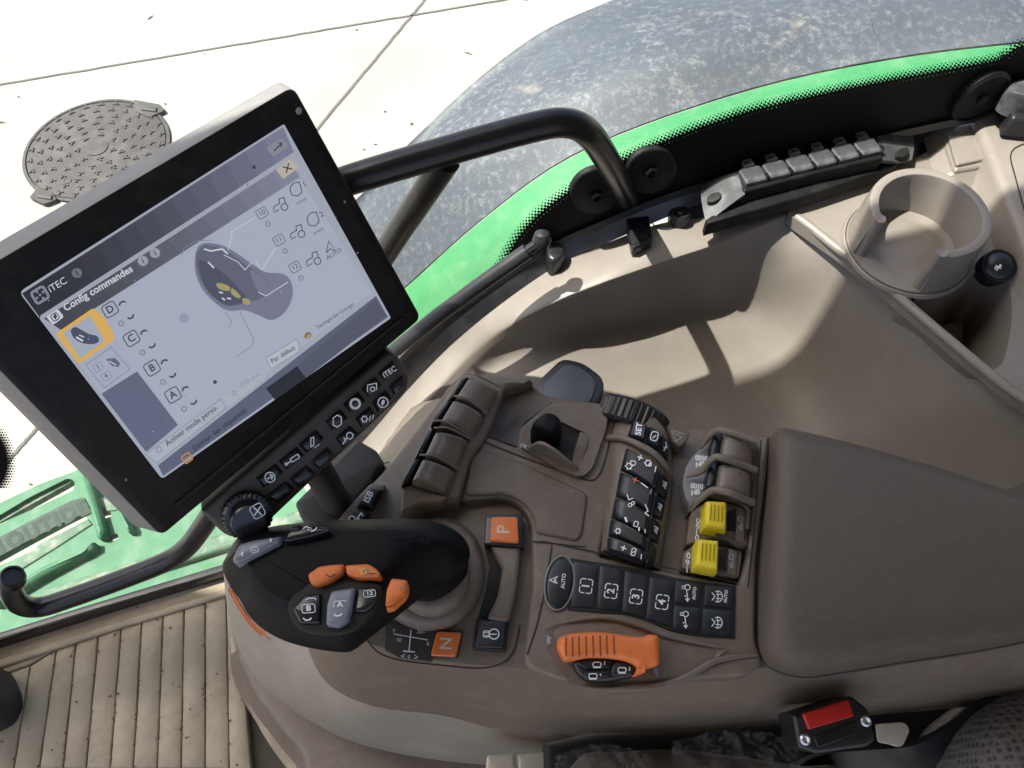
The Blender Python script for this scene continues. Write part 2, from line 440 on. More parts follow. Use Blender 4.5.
m2 = N.new('ShaderNodeMixShader'); L.new(r, m2.inputs[0]); L.new(ms.outputs[0], m2.inputs[1]); L.new(df.outputs[0], m2.inputs[2]); L.new(m2.outputs[0], o.inputs[0]); M['glass'] = m
m, N, L, b = nodes_mat('clear_film'); o = N['Material Output']; b.inputs['Base Color'].default_value = (.5, .5, .5, 1); b.inputs['Roughness'].default_value = .12
tr = N.new('ShaderNodeBsdfTransparent'); ms = N.new('ShaderNodeMixShader'); ms.inputs[0].default_value = .07
L.new(tr.outputs[0], ms.inputs[1]); L.new(b.outputs[0], ms.inputs[2]); L.new(ms.outputs[0], o.inputs[0]); M['film'] = m
m, N, L, b = nodes_mat('perforated_fabric'); tc = N.new('ShaderNodeTexCoord')
vo = N.new('ShaderNodeTexVoronoi'); vo.inputs['Scale'].default_value = 210; vo.inputs['Randomness'].default_value = .25; L.new(tc.outputs['Object'], vo.inputs['Vector'])
c = ramp(N, L, vo.outputs['Distance'], .28, .45, (.06, .055, .05), (.135, .122, .112))
L.new(c, b.inputs['Base Color']); b.inputs['Roughness'].default_value = .95
bp = N.new('ShaderNodeBump'); bp.inputs['Strength'].default_value = .6; bp.inputs['Distance'].default_value = .002; L.new(vo.outputs['Distance'], bp.inputs['Height']); L.new(bp.outputs[0], b.inputs['Normal']); M['mesh'] = m

# ------------------------------------------------------------------ planes surveyed from the photograph
G0 = V((-.635, .222, 0)); GD = V((1, .304, 0)).normalized(); GN = V((GD.y, -GD.x, 0))          # GN points into the cab
GL = Pl(G0, GN)
def PG(x, y, h=0): return GL.hit(x, y, h)
k = .74
mo = V((-.327, -.061, .5236)) * k
MO = Pl(CAM + RT * mo.x - UP * mo.y + FW * mo.z, RT * .372 + UP * -.251 * 1 + FW * -.8936)
def cv(a, b, c): return RT * a - UP * b + FW * c
MO = Pl(CAM + cv(*mo), cv(.372, .251, -.8936))

# ------------------------------------------------------------------ setting: yard, cab floor
bm = bmesh.new()
for x, y in ((-60, -60), (60, -60), (60, 60), (-60, 60)): bm.verts.new((x, y, 0))
bm.faces.new(bm.verts[:]); g = frombm('ground', bm, M['ground'], org=(0, 0, 0)); tag(g, 'pale sunlit concrete yard outside the cab window', 'ground', kind='structure')
def ribbon(name, pts, w, z, mt):
    bm = bmesh.new(); pr = None
    for i, p in enumerate(pts):
        t = (pts[min(i + 1, len(pts) - 1)] - pts[max(i - 1, 0)]).normalized(); n = V((-t.y, t.x, 0)) * w * .5
        a = bm.verts.new((p.x + n.x, p.y + n.y, z)); c = bm.verts.new((p.x - n.x, p.y - n.y, z))
        if pr: bm.faces.new((pr[0], a, c, pr[1]))
        pr = (a, c)
    return frombm(name, bm, mt, smooth=False)
M['joint'] = mat('joint_grey', (.085, .08, .07), .95, .5, 6)
def joint(x0, y0, x1, y1, w):
    a, c = P(x0, y0, 0), P(x1, y1, 0); a, c = a + (a - c) * .6, c + (c - a) * .35
    pts = [a.lerp(c, i / 60) + V((random.uniform(-1, 1), random.uniform(-1, 1), 0)) * .0022 for i in range(61)]
    tag(ribbon('ground_joint', pts, w, .004, M['joint']), 'thin dark joint line in the concrete yard', 'joint', kind='structure')
joint(0, 85, 404, 17, .011); joint(325, 120, 425, 0, .013); joint(13, 456, 46, 419, .012)
bm = bmesh.new()
for i in range(60):
    x, y = random.uniform(-10, 560), random.uniform(-10, 520); p = P(x, y, .003); a = random.uniform(0, 6.3); l = random.choice((.008, .012, .03)); w = random.uniform(.002, .005)
    t = V((math.cos(a), math.sin(a), 0)); n = V((-t.y, t.x, 0)); q = [p + t * l + n * w * .2, p + n * w + V((0, 0, .006)), p - t * l, p - n * w]
    vs = [bm.verts.new(v) for v in q]; bm.faces.new((vs[0], vs[1], vs[2], vs[3]))
tag(frombm('leaf_litter', bm, M['dirt'], smooth=False), 'scattered dry leaf bits and twigs on the concrete', 'litter', kind='stuff')

FZ = 1.48
bm = bmesh.new()
ed = [G0 + GD * s + GN * .012 for s in (-.9, 2.2)]
for p in (ed[0], ed[1], V((1.6, -1.0, 0)), V((-1.6, -1.0, 0))): bm.verts.new((p.x, p.y, FZ - .012))
bm.faces.new(bm.verts[:]); r = bmesh.ops.extrude_face_region(bm, geom=bm.faces[:]); bmesh.ops.translate(bm, verts=[v for v in r['geom'] if isinstance(v, bmesh.types.BMVert)], vec=(0, 0, -.06))
fl = frombm('cab_floor', bm, M['matlow'], smooth=False); tag(fl, 'dark floor of the cab under the ribbed mat', 'floor', kind='structure')
# ribbed mat: the ribs are one pattern of one mat
t = thing('floor_mat', P(120, 690, FZ - .012), 'dusty beige ribbed rubber mat on the cab floor', 'floor mat')
gv = [((-62, 800), (-35, 688)), ((-24, 800), (2, 676)), ((10, 790), (30, 666)), ((39, 768), (56, 650)), ((63, 768), (76, 641)), ((86, 768), (98, 636)), ((110, 768), (121, 628)), ((133, 768), (142, 618)), ((157, 768), (163, 613)), ((181, 768), (184, 605)), ((205, 768), (205, 599)), ((229, 768), (226, 596)), ((252, 775), (240, 640))]
bm = bmesh.new()
def add_prism(bm, pts, pl, h0, h1, bev):
    p2 = [V(pl.two(pl.hit(x, y, h1))) for x, y in pts]
    R = [(inset2(p2, bev), h1), (p2, h1 - bev), (p2, h0)]
    vs = [[bm.verts.new(pl.three(u.x, u.y, h)) for u in r] for r, h in R]; n = len(p2)
    bm.faces.new(vs[0])
    for A, B in zip(vs, vs[1:]):
        for i in range(n): bm.faces.new((A[i - 1], A[i], B[i], B[i - 1]))
FP = HZ(FZ)
for (a, c), (d, e) in zip(gv, gv[1:]):
    pts = []
    for i in range(9):
        u = i / 8; j = random.uniform(-.35, .35) if 0 < i < 8 else 0
        pts.append((a[0] + (c[0] - a[0]) * u + .6 + j, a[1] + (c[1] - a[1]) * u))
    for i in range(9):
        u = 1 - i / 8; j = random.uniform(-.35, .35) if 0 < i < 8 else 0
        pts.append((d[0] + (e[0] - d[0]) * u - .6 + j, d[1] + (e[1] - d[1]) * u))
    add_prism(bm, pts, FP, -.012, 0, .0013)
frombm('rib', bm, M['mat'], t, ang=50)
tp = [e for s, e in gv]
bp_ = [(-60, 660), (0, 634), (100, 604), (230, 565), (300, 543)]
slab('border', [(x, y - 1.5) for x, y in tp] + [(262, 690), (300, 760), (330, 800), (400, 800), (300, 560)] + bp_[::-1], FP, -.012, .001, M['mat'], t, .003)
slab('raised_edge', [(-60, 690), (0, 668), (100, 634), (230, 594), (262, 583), (262, 577), (230, 587), (100, 626), (0, 659), (-60, 682)], FP, .0005, .006, M['mat'], t, .004)
bm = bmesh.new()
for i in range(330):
    if random.random() < .7:
        g_ = random.choice(gv); u = random.random(); x = g_[0][0] + (g_[1][0] - g_[0][0]) * u + random.gauss(0, 1.2); y = g_[0][1] + (g_[1][1] - g_[0][1]) * u
    else: x, y = random.uniform(0, 250), random.uniform(600, 768)
    p = P(x, y, FZ + .0015); s = random.choice((.0005, .0007, .001, .0016)); n = 6
    vs = [bm.verts.new(p + V((math.cos(q * 1.05) * s * random.uniform(.5, 1.3), math.sin(q * 1.05) * s * random.uniform(.5, 1.3), 0))) for q in range(n)]
    tpv = bm.verts.new(p + V((0, 0, s * .8)))
    for q in range(n): bm.faces.new((vs[q - 1], vs[q], tpv))
tag(frombm('floor_grit', bm, M['dirt'], smooth=False), 'dry crumbs of soil scattered over the ribbed mat', 'dirt', kind='stuff')
o = slab('dark_dome', cat_closed([(-76, 652), (-42, 655), (-30, 672), (-26, 688), (-30, 703), (-42, 716), (-76, 722)], 4), HZ(1.58), -.12, 0, M['black'], None, .02, 5)  # plain black dome at the left end of the floor
tag(o, 'black rounded dome at the left edge of the floor', 'rubber boot')  # plain black dome, no boot details modelled

# ------------------------------------------------------------------ manhole
mc = P(98, 150, 0); R0 = .315
t = thing('manhole_cover', mc, 'round grey cast iron manhole cover set in the concrete yard', 'manhole cover')
lathe('rim', [(R0, 0), (R0, .012), (R0 - .006, .014), (R0 - .014, .014), (R0 - .016, .006)], mc, (0, 0, 1), M['iron'], t, 72)
lathe('lid', [(R0 - .019, .001), (R0 - .019, .012), (R0 - .023, .014)], mc, (0, 0, 1), M['iron'], t, 72)
bm = bmesh.new()
def barq(bm, c, a, l, w, z0, z1):
    tt = V((math.cos(a), math.sin(a), 0)) * l; nn = V((-math.sin(a), math.cos(a), 0)) * w
    q = [c + tt + nn, c - tt + nn, c - tt - nn, c + tt - nn]
    lo = [bm.verts.new(v + V((0, 0, z0))) for v in q]; hi = [bm.verts.new(v * 1 + V((0, 0, z1))) for v in q]
    bm.faces.new(hi)
    for i in range(4): bm.faces.new((lo[i - 1], lo[i], hi[i], hi[i - 1]))
for rr, n in ((.275, 26), (.235, 22), (.195, 18), (.155, 14), (.115, 10), (.075, 7)):
    for i in range(n):
        a = i * 2 * math.pi / n + rr * 9; c = mc + V((math.cos(a), math.sin(a), 0)) * rr
        barq(bm, c, a + 1.57, .013, .0035, .0125, .019); barq(bm, c + V((math.cos(a), math.sin(a), 0)) * .009, a + .4, .009, .0035, .0125, .019)
frombm('tread_pattern', bm, M['ironmark'], t, smooth=False)
lathe('boss', [(.05, .013), (.05, .018), (.045, .019)], mc, (0, 0, 1), M['iron'], t, 36)
lathe('keyhole', [(.018, .013), (.018, .0165), (.013, .0165), (.012, .0145)], P(69, 183, 0), (0, 0, 1), M['ironmark'], t, 24)
for px in ([(133, 99), (160, 104), (165, 110), (149, 117), (136, 111)], [(37, 187), (52, 192), (57, 199), (44, 204), (29, 197)]):
    h = slab('hinge_lug', rpoly(px, 2), HZ(0), .002, .022, M['iron'], t, .004)
    cx = sum(p[0] for p in px) / 5; cy = sum(p[1] for p in px) / 5
    slab('hinge_pin', [(cx - 8, cy - 3), (cx + 8, cy - 1), (cx + 7, cy + 3), (cx - 7, cy + 1)], HZ(0), .02, .03, M['ironmark'], h, .003)

# ------------------------------------------------------------------ rear wheel fender outside the window
t = thing('rear_fender', P(700, 100, 1.2), 'wide dusty grey wheel fender with a green inner panel outside the window', 'fender')
inn = [(330, 430, 1.0), (372, 365, 1.14), (430, 312, 1.3), (520, 250, 1.47), (600, 205, 1.56), (720, 160, 1.61), (850, 120, 1.63), (1060, 95, 1.64), (1500, 60, 1.60)]
bd = [(300, 400, .98), (345, 338, 1.12), (402, 291, 1.28), (478, 224, 1.45), (570, 158, 1.565), (700, 106, 1.62), (850, 67, 1.65), (1060, 40, 1.66), (1500, 10, 1.62)]
patch('green_panel', [inn, [((a[0] + c[0]) / 2, (a[1] + c[1]) / 2, (a[2] + c[2]) / 2 + .006) for a, c in zip(inn, bd)], bd], M['green'], t, 5, 4, .006, ang=60)
bd2 = [(x, y - 2, z - .006) for x, y, z in bd]
md = [(290, 330, .98), (318, 272, 1.14), (385, 222, 1.33), (455, 158, 1.5), (560, 92, 1.60), (690, 40, 1.65), (850, 0, 1.67), (1060, -25, 1.67), (1500, -60, 1.63)]
ou = [(272, 300, .92), (300, 245, 1.08), (352, 206, 1.25), (407, 148, 1.40), (503, 60, 1.51), (590, 10, 1.565), (760, -45, 1.60), (1060, -85, 1.61), (1500, -120, 1.58)]
lo = [(280, 330, .70), (310, 285, .84), (362, 246, 1.02), (417, 188, 1.2), (510, 90, 1.36), (595, 35, 1.44), (762, -20, 1.48), (1060, -60, 1.49), (1500, -95, 1.46)]
patch('extension_panel', [bd2, md, [tuple(W(p).lerp(W(q), .75)) if 0 else W(p).lerp(W(q), .8) for p, q in zip(md, ou)], ou, lo], M['fender'], t, 5, 5, .006, ang=60)

# ------------------------------------------------------------------ green slotted plate outside, low at the front
GPZ = HZ(.95)
def holed(name, outer, holes, pl, h0, h1, mt, parent):
    cu = bpy.data.curves.new(name, 'CURVE'); cu.dimensions = '2D'; cu.fill_mode = 'BOTH'; cu.extrude = (h1 - h0) / 2
    for ring in [outer] + holes:
        s = cu.splines.new('POLY'); pts = [pl.two(pl.hit(x, y, h1)) for x, y in ring]; s.points.add(len(pts) - 1); s.use_cyclic_u = True
        for q, p in zip(s.points, pts): q.co = (p[0], p[1], 0, 1)
    o = bpy.data.objects.new(name, cu); C.objects.link(o); dg = bpy.context.evaluated_depsgraph_get(); me = bpy.data.meshes.new_from_object(o.evaluated_get(dg)); bpy.data.objects.remove(o); bpy.data.curves.remove(cu)
    for v in me.vertices: v.co = pl.three(v.co.x, v.co.y, v.co.z + (h0 + h1) / 2)
    bm = bmesh.new(); bm.from_mesh(me); bpy.data.meshes.remove(me); bmesh.ops.remove_doubles(bm, verts=bm.verts[:], dist=1e-6)
    return frombm(name, bm, mt, parent, ang=30)
t = thing('slotted_plate', P(110, 530, .85), 'dusty pale green slotted metal plate seen through the lower window', 'metal plate')
outer = [(-60, 535), (0, 503), (40, 484), (78, 470), (90, 474), (110, 480), (150, 505), (300, 480), (330, 545), (230, 575), (120, 610), (-60, 660)]
h1_ = rpoly([(-10, 521), (30, 497), (68, 478), (75, 481), (74, 490), (40, 506), (-10, 528), (-30, 530)], 3)
h2_ = rpoly([(-10, 562), (30, 540), (66, 521), (84, 512), (88, 519), (62, 533), (30, 552), (-10, 570)], 3)
h3_ = rpoly([(100, 513), (110, 511), (112, 516), (104, 519)], 1.5); h4_ = rpoly([(108, 537), (117, 533), (119, 538), (111, 542)], 1.5)
holed('plate', outer, [h1_, h2_, h3_, h4_], GPZ, -.02, 0, M['greenpale'], t)
slab('trough', [(5, 570), (40, 543), (88, 519), (92, 524), (60, 545), (20, 570), (8, 585)], GPZ, .0, .004, M['olive'], t, .003)
slab('letter_recess', rpoly([(-30, 552), (30, 521), (70, 501), (84, 497), (90, 509), (84, 514), (66, 521), (30, 540), (-30, 572)], 2), GPZ, .0, .003, M['recess'], t, .001)
for px in ([(-10, 598), (40, 566), (80, 548), (93, 540), (93, 548), (44, 574), (-10, 606)],):
    slab('louvre', rpoly(px, 2), GPZ, 0, .03, M['greenpale'], t, .012, 4)
for px in ([(80, 471), (88, 474), (104, 530), (101, 538), (95, 537)], [(115, 505), (122, 507), (131, 530), (126, 532)]):
    slab('rib', rpoly(px, 3), GPZ, 0, .03, M['greenpale'], t, .012, 4)
slab('rubber_edge', [(40, 590), (230, 530), (330, 500), (330, 512), (230, 547), (40, 607)], GPZ, .0, .02, M['olive'], t, .008)
M['letter'] = mat('letter_grime', (.022, .035, .026), .8, .3, 40)
i_ = Ink(GPZ, .0036)
for s, x, y, sz in (('E', 83, 509, 19), ('D', 69, 515, 19), ('I', 57, 520, 19), ('T', 46, 525, 19), ('U', 32, 532, 19), ('O', 15, 540, 20), ('N', -4, 550, 20)):
    i_.text(s, x, y, sz, 27, M['letter'], .06, 1.1)
i_.build('lettering', t)
slab('slot_wall', [(-10, 519), (30, 496), (66, 477.5), (75, 480), (66, 485), (30, 505), (-10, 528)], GPZ, -.03, -.012, M['olive'], t, .002)
slab('dark_notch', rpoly([(93, 500), (101, 497), (119, 506), (117, 510), (106, 511)], 1), GPZ, 0, .004, M['olive'], t, .001)

# ------------------------------------------------------------------ window pane with printed border
bot = [(-60, 652), (0, 632), (100, 601), (230, 562), (262, 522), (300, 474), (345, 424), (400, 358), (455, 309), (545, 248), (600, 222), (660, 197), (720, 178), (800, 158), (905, 130), (1024, 106), (1100, 92)]
t = thing('window_pane', PG(512, 300), 'large clear side window of the cab with a dotted black border', 'window')
bm = bmesh.new(); prev = None
bw = [PG(x, y, -.003) for x, y in bot]; bw = [bw[0] - GD * .9] + bw + [bw[-1] + GD * 1.4]
for p in bw:
    a = bm.verts.new(p); c = bm.verts.new((p.x, p.y, 3.0))
    if prev: bm.faces.new((prev[0], a, c, prev[1]))
    prev = (a, c)
bmesh.ops.recalc_face_normals(bm, faces=bm.faces[:])
frombm('pane', bm, M['glass'], t, smooth=False)
ft = [(478, 300), (500, 275), (512, 255), (524, 236), (545, 214), (575, 192), (610, 171), (650, 151), (700, 131), (760, 112), (830, 96), (900, 82), (970, 69), (1003, 62), (1020, 50), (1060, 40)]
fc = cat_open(ft, 8)
bm = bmesh.new()
low = [(440, 318), (490, 285), (545, 248), (600, 222), (660, 197), (720, 178), (800, 158), (905, 130), (1024, 106), (1100, 92)]
poly = fc + [(1100, 34), (1500, -20), (1500, 30)] + low[::-1]
bm.faces.new([bm.verts.new(PG(x, y, .001)) for x, y in poly])
acc = 0; last = fc[0]; k2 = 0
dense = []
for a, c in zip(fc, fc[1:]):
    for i in range(20): dense.append((a[0] + (c[0] - a[0]) * i / 20, a[1] + (c[1] - a[1]) * i / 20))
dd = 0; pos = [dense[0]]
for a, c in zip(dense, dense[1:]):
    dd += math.hypot(c[0] - a[0], c[1] - a[1])
    if dd >= 4.0: pos.append(c); dd = 0
for i, p in enumerate(pos[:-1]):
    tt = (V(pos[i + 1]) - V(p)).normalized(); n = V((tt.y, -tt.x))
    for row, (off, rr) in enumerate(((1.2, 2.3), (3.6, 1.85), (6.0, 1.45), (8.3, 1.05), (10.4, .7))):
        q = V(p) + n * off + tt * (2.0 if row % 2 else 0)
        bm.faces.new([bm.verts.new(PG(q.x + rr * math.cos(a * .785), q.y + rr * math.sin(a * .785), .0012)) for a in range(8)])
for i in range(-3, 12):
    for j in range(26):
        x = -8 + i * 2.6 + (1.3 if j % 2 else 0); y = 422 + j * 2.6
        e = ((x + 14) / 30) ** 2 + ((y - 462) / 42) ** 2
        if e < 1:
            rr = 2.1 * (1 - e) ** .6 + .2
            bm.faces.new([bm.verts.new(PG(x + rr * math.cos(a * .785), y + rr * math.sin(a * .785), .0012)) for a in range(8)])
M['frit'] = mat('frit_black', (.004, .004, .0045), .6, .1, 30, spec=.1)
bmesh.ops.recalc_face_normals(bm, faces=bm.faces[:])
frombm('frit_border', bm, M['frit'], t, smooth=False)

# ------------------------------------------------------------------ window frame below the pane
t = thing('window_sill', PG(620, 222), 'dark painted metal sill running under the cab side window', 'window sill')
def strip(name, up, dn, h_up, h_dn, mt, parent, thick=.004, nu=5):
    return patch(name, [[PG(x, y, h_up) for x, y in up], [PG(x, y, h_dn) for x, y in dn]], mt, parent, nu, 2, thick)
up = [(300, 478), (345, 428), (398, 362), (455, 311), (545, 250), (600, 224), (660, 199), (720, 180), (800, 160), (905, 132), (1024, 108), (1100, 94), (1500, 32)]
strip('seal', [(x, y - 2) for x, y in up], [(x, y + 5) for x, y in up], .004, .006, M['black'], t)
dn = [(318, 486), (362, 442), (412, 384), (466, 330), (551, 268), (607, 243), (665, 218), (722, 196), (800, 178), (900, 158), (1000, 125), (1080, 112)]
strip('sill_plate', [(x, y + 4) for x, y in up[:8]], dn[:8], .005, .012, M['sill'], t, .003)
patch('dusty_ledge', [[PG(x, y, .002) for x, y in [(672, 197), (735, 178), (800, 162), (860, 145), (905, 134), (960, 120)]], [P(x, y, z) for x, y, z in [(680, 203, 2.010), (738, 187, 2.012), (800, 172, 2.012), (865, 153, 2.012), (905, 144, 2.012), (955, 130, 2.012)]], [P(x, y, 2.003) for x, y in [(690, 222), (742, 208), (800, 196), (870, 176), (905, 168), (935, 156)]]], M['sill'], t, 6, 3, .003)
slab('floor_rail', [(-80, 658), (0, 632), (100, 601), (236, 560), (236, 568), (100, 609), (0, 641), (-80, 668)], HZ(1.505), -.03, 0, M['blackgloss'], t, .002)
slab('black_tab', rpoly([(624, 206), (646, 198), (653, 240), (633, 248)], 2), HZ(2.012), -.01, 0, M['blackgloss'], t, .001)  # plain black tab across the sill and liner edge
for (x, y, rx, ry, rot) in ((593, 196, 24, 30, 60), (655, 168, 21, 26, 60)): pass
br = thing('rail_bracket', PG(625, 190), 'rounded black bracket plate bolted to the window border under the rail', 'bracket')
sl = Pl(PG(625, 190, 0), GN)
for cx, cy, bx, by in ((597, 192, 596, 195), (652, 172, 650, 171)):
    slab('mounting_plate', ell(cx, cy, 27, 22, 28, -25), sl, .001, .006, M['matte'], br, .002)
    q = sl.hit(bx, by, .006); lathe('bolt', [(.0062, 0), (.0062, .003), (.005, .0042), (.0035, .0042), (.003, .002)], q, GN, M['matte'], br, 6)
o = thing('hinge_disc', PG(978, 92), 'round black disc with a centre bolt fixed to the window border', 'hinge disc')
q = PG(978, 94, .001); lathe('disc', [(.0, 0), (.024, 0), (.024, .005), (.0215, .007), (.0215, .005)], q, GN, M['matte'], o, 40)
lathe('bolt', [(.005, .005), (.005, .008), (.004, .009)], q, GN, M['matte'], o, 6)

# ------------------------------------------------------------------ grab rails and gas strut
t = thing('grab_rail', PG(600, 150, .02), 'black bent tube rail crossing the window beside the screen', 'grab rail')
a = PG(627, 196, .01); pts = [PG(285, 205, .05), PG(350, 180, .055), PG(450, 150, .055), PG(530, 128, .055), PG(565, 123, .055), PG(588, 133, .052), PG(607, 160, .035), PG(622, 188, .012), PG(627, 198, .002)]
tube('main_tube', pts, .0088, M['paint'], t, 20, 8)
tube('brace_tube', [PG(446, 160, .055), PG(420, 200, .045), PG(395, 238, .03), PG(372, 275, .014)], .0088, M['paint'], t, 18, 4)
t = thing('lower_rail', PG(120, 590, .03), 'black curved handrail tube low in front of the window above the mat', 'handrail')
tube('main_tube', [PG(12, 577, .03), PG(11, 590, .03), PG(20, 604, .03), PG(40, 607, .03), PG(70, 598, .03), PG(120, 580, .03), PG(165, 562, .03), PG(186, 548, .03), PG(202, 528, .03), PG(222, 498, .03), PG(250, 460, .03)], .0112, M['paint'], t, 20, 8)
d_ = (PG(12, 572, .03) - PG(11, 590, .03)).normalized(); lathe('end_collar', [(.0115, 0), (.0128, .001), (.0128, .006), (.0115, .008), (.0115, .013), (.0095, .0135), (.009, .010)], PG(12, 581, .03), d_, M['paint'], t, 24)
t = thing('gas_strut', PG(460, 300, .02), 'slim black gas strut lying along the bottom edge of the window', 'gas strut')
tube('cylinder', [PG(330, 405, .03), PG(400, 346, .03), PG(470, 292, .03), PG(528, 251, .03)], .0062, M['black'], t, 16, 3)
tube('rod_end', [PG(526, 252, .03), PG(538, 244, .03)], .0042, M['blackgloss'], t, 14, 0)
lathe('ball_joint', [(.002, -.008), (.0055, -.006), (.0075, 0), (.0055, .006), (.002, .008)], PG(542, 240, .03), (0, .3, 1), M['black'], t, 20)
slab('socket_block', rpoly([(546, 240), (558, 239), (566, 249), (563, 257), (553, 261), (547, 256)], 3), HZ(2.0), -.02, 0, M['black'], t, .003)
# ------------------------------------------------------------------ side console (beige liner with bowl, cup holder)
t = thing('side_console', P(760, 330, 1.86), 'dusty beige moulded side console with a deep bowl beside the armrest', 'side console')
A = [(318, 486), (362, 442), (412, 384), (466, 330), (551, 268), (607, 243), (665, 218), (722, 196), (792, 180)]
Aw = [PG(x, y, .011) for x, y in A[:6]] + [P(663, 223, 2.006), P(722, 216, 2.002), P(792, 205, 2.002)]
def zz(x, y, z): return P(x, y, z)
B = [P(330, 500, 1.72), P(375, 455, 1.787), P(425, 398, 1.864), P(480, 342, 1.916), P(545, 303, 1.976), P(600, 280, 1.994), P(660, 259, 2), P(725, 238, 2.004), P(793, 213, 2.007)]
B2 = [P(334, 505, 1.716), P(380, 462, 1.784), P(431, 405, 1.86), P(487, 349, 1.91), P(551, 310, 1.968), P(605, 288, 1.984), P(664, 268, 1.99), P(729, 248, 1.994), P(800, 221, 2)]
Cc = [P(340, 515, 1.712), P(388, 472, 1.78), P(440, 415, 1.852), P(500, 362, 1.893), P(560, 338, 1.926), P(610, 326, 1.93), P(668, 314, 1.931), P(738, 296, 1.934), P(836, 246, 2.002)]
D = [P(350, 530, 1.708), P(400, 488, 1.774), P(455, 436, 1.844), P(512, 392, 1.882), P(575, 362, 1.908), P(628, 352, 1.911), P(688, 342, 1.911), P(772, 326, 1.915), P(880, 279, 2)]
E_ = [P(362, 545, 1.702), P(415, 505, 1.769), P(470, 462, 1.836), P(530, 430, 1.872), P(588, 410, 1.885), P(640, 405, 1.885), P(705, 398, 1.885), P(805, 384, 1.893), P(940, 332, 2)]
F_ = [P(380, 560, 1.696), P(430, 525, 1.762), P(490, 490, 1.827), P(545, 465, 1.86), P(600, 458, 1.872), P(655, 456, 1.872), P(725, 458, 1.872), P(835, 455, 1.88), P(1010, 389, 2)]
G_ = [P(400, 590, 1.69), P(450, 560, 1.757), P(510, 525, 1.817), P(560, 510, 1.86), P(610, 512, 1.865), P(670, 515, 1.865), P(745, 525, 1.862), P(880, 540, 1.87), P(1100, 447, 2)]
patch('liner', [Aw, B, B2, Cc, D, E_, F_, G_], M['liner'], t, 8, 6, .003, ang=70)
sm = Ink(Pl(P(440, 380, 1.87), (P(470, 310, 1.93) - P(420, 450, 1.81)).cross(P(520, 330, 1.94) - P(440, 380, 1.865))), .003)
# upper deck with the trench beside the cup holder
DZ = HZ(2.012)
deck = rpoly([(787, 213, 6), (800, 201, 8), (880, 177), (930, 150), (950, 122), (990, 104), (1080, 88), (1500, 30), (1500, 620), (1100, 446), (1014, 394), (905, 303), (840, 250)], 5)
tr_ = cat_closed([(900, 296), (945, 288), (972, 274), (986, 268), (1006, 275), (1012, 310), (1008, 345), (1000, 366), (984, 368), (955, 345), (925, 318)], 4)
holed('deck', deck, [tr_], DZ, -.012, 0, M['liner'], t)
rim_ = [P(x, y, 2.010) for x, y in ((790, 217), (797, 217), (838, 249), (880, 281), (942, 334), (1012, 391), (1100, 448))]
tube('deck_lip', rim_, lambda u: .0008 + .003 * min(1, u * 5), M['liner'], t, 12, 5)
tr2 = [P(x, y, 2.011) for x, y in tr_]
ctr = P(965, 318, 1.955)
loft('trench', [tr2, [ (p - V((0, 0, .035))).lerp(V((ctr.x, ctr.y, p.z - .035)), .08) for p in tr2], [(V((p.x, p.y, 1.93))).lerp(ctr, .3) for p in tr2], [(V((p.x, p.y, 1.925))).lerp(ctr, .8) for p in tr2]], M['liner'], t, cap=False, capend=True, ang=60)
# cup holder: a thick C-shaped wall
cc = P(931, 210, 2.055); ro, ri = .0448, .0368
a0, a1 = rad(266), rad(266) + rad(286)
def arc(r, z, n=56): return [V((cc.x + r * math.cos(a0 + (a1 - a0) * i / n), cc.y + r * math.sin(a0 + (a1 - a0) * i / n), z)) for i in range(n + 1)]
zt = 2.055; zb = 2.012 - .006
prof = [(ro + .003, zb), (ro + .0005, zt - .012), (ro, zt - .004), (ro - .0008, zt - .0012), ((ro + ri) / 2, zt), (ri + .0008, zt - .0012), (ri, zt - .004), (ri - .004, zb - .03)]
bm = bmesh.new(); vs = [[bm.verts.new(p) for p in arc(r, z)] for r, z in prof]
for X, Y in zip(vs, vs[1:]):
    for i in range(len(X) - 1): bm.faces.new((X[i], X[i + 1], Y[i + 1], Y[i]))
bm.faces.new([r[0] for r in vs]); bm.faces.new([r[-1] for r in vs][::-1])
ch = frombm('cup_holder', bm, M['liner'], t, ang=50)
for a in (a0, a1):
    e = V((cc.x + (ro + ri) / 2 * math.cos(a), cc.y + (ro + ri) / 2 * math.sin(a), 0))
    tube('wall_end', [V((e.x, e.y, zb - .002)), V((e.x, e.y, zt - .004)), V((e.x, e.y, zt - .0008))], lambda u: .0043 if u < .9 else .0035, M['liner'], ch, 14, 2)
lathe('cup_floor', [(ro + .003, 2.0135), (ro + .003, 2.0165), (ri - .002, 2.0165), (ri - .006, 2.0150), (.026, 2.0150), (.024, 2.0162)], (cc.x, cc.y, 0), (0, 0, 1), M['liner'], ch, 48)
lathe('base_flare', [(ro + .006, 2.0125), (ro + .005, 2.015), (ro + .004, 2.0155), (ro + .002, 2.0125)], (cc.x, cc.y, 0), (0, 0, 1), M['liner'], ch, 56)
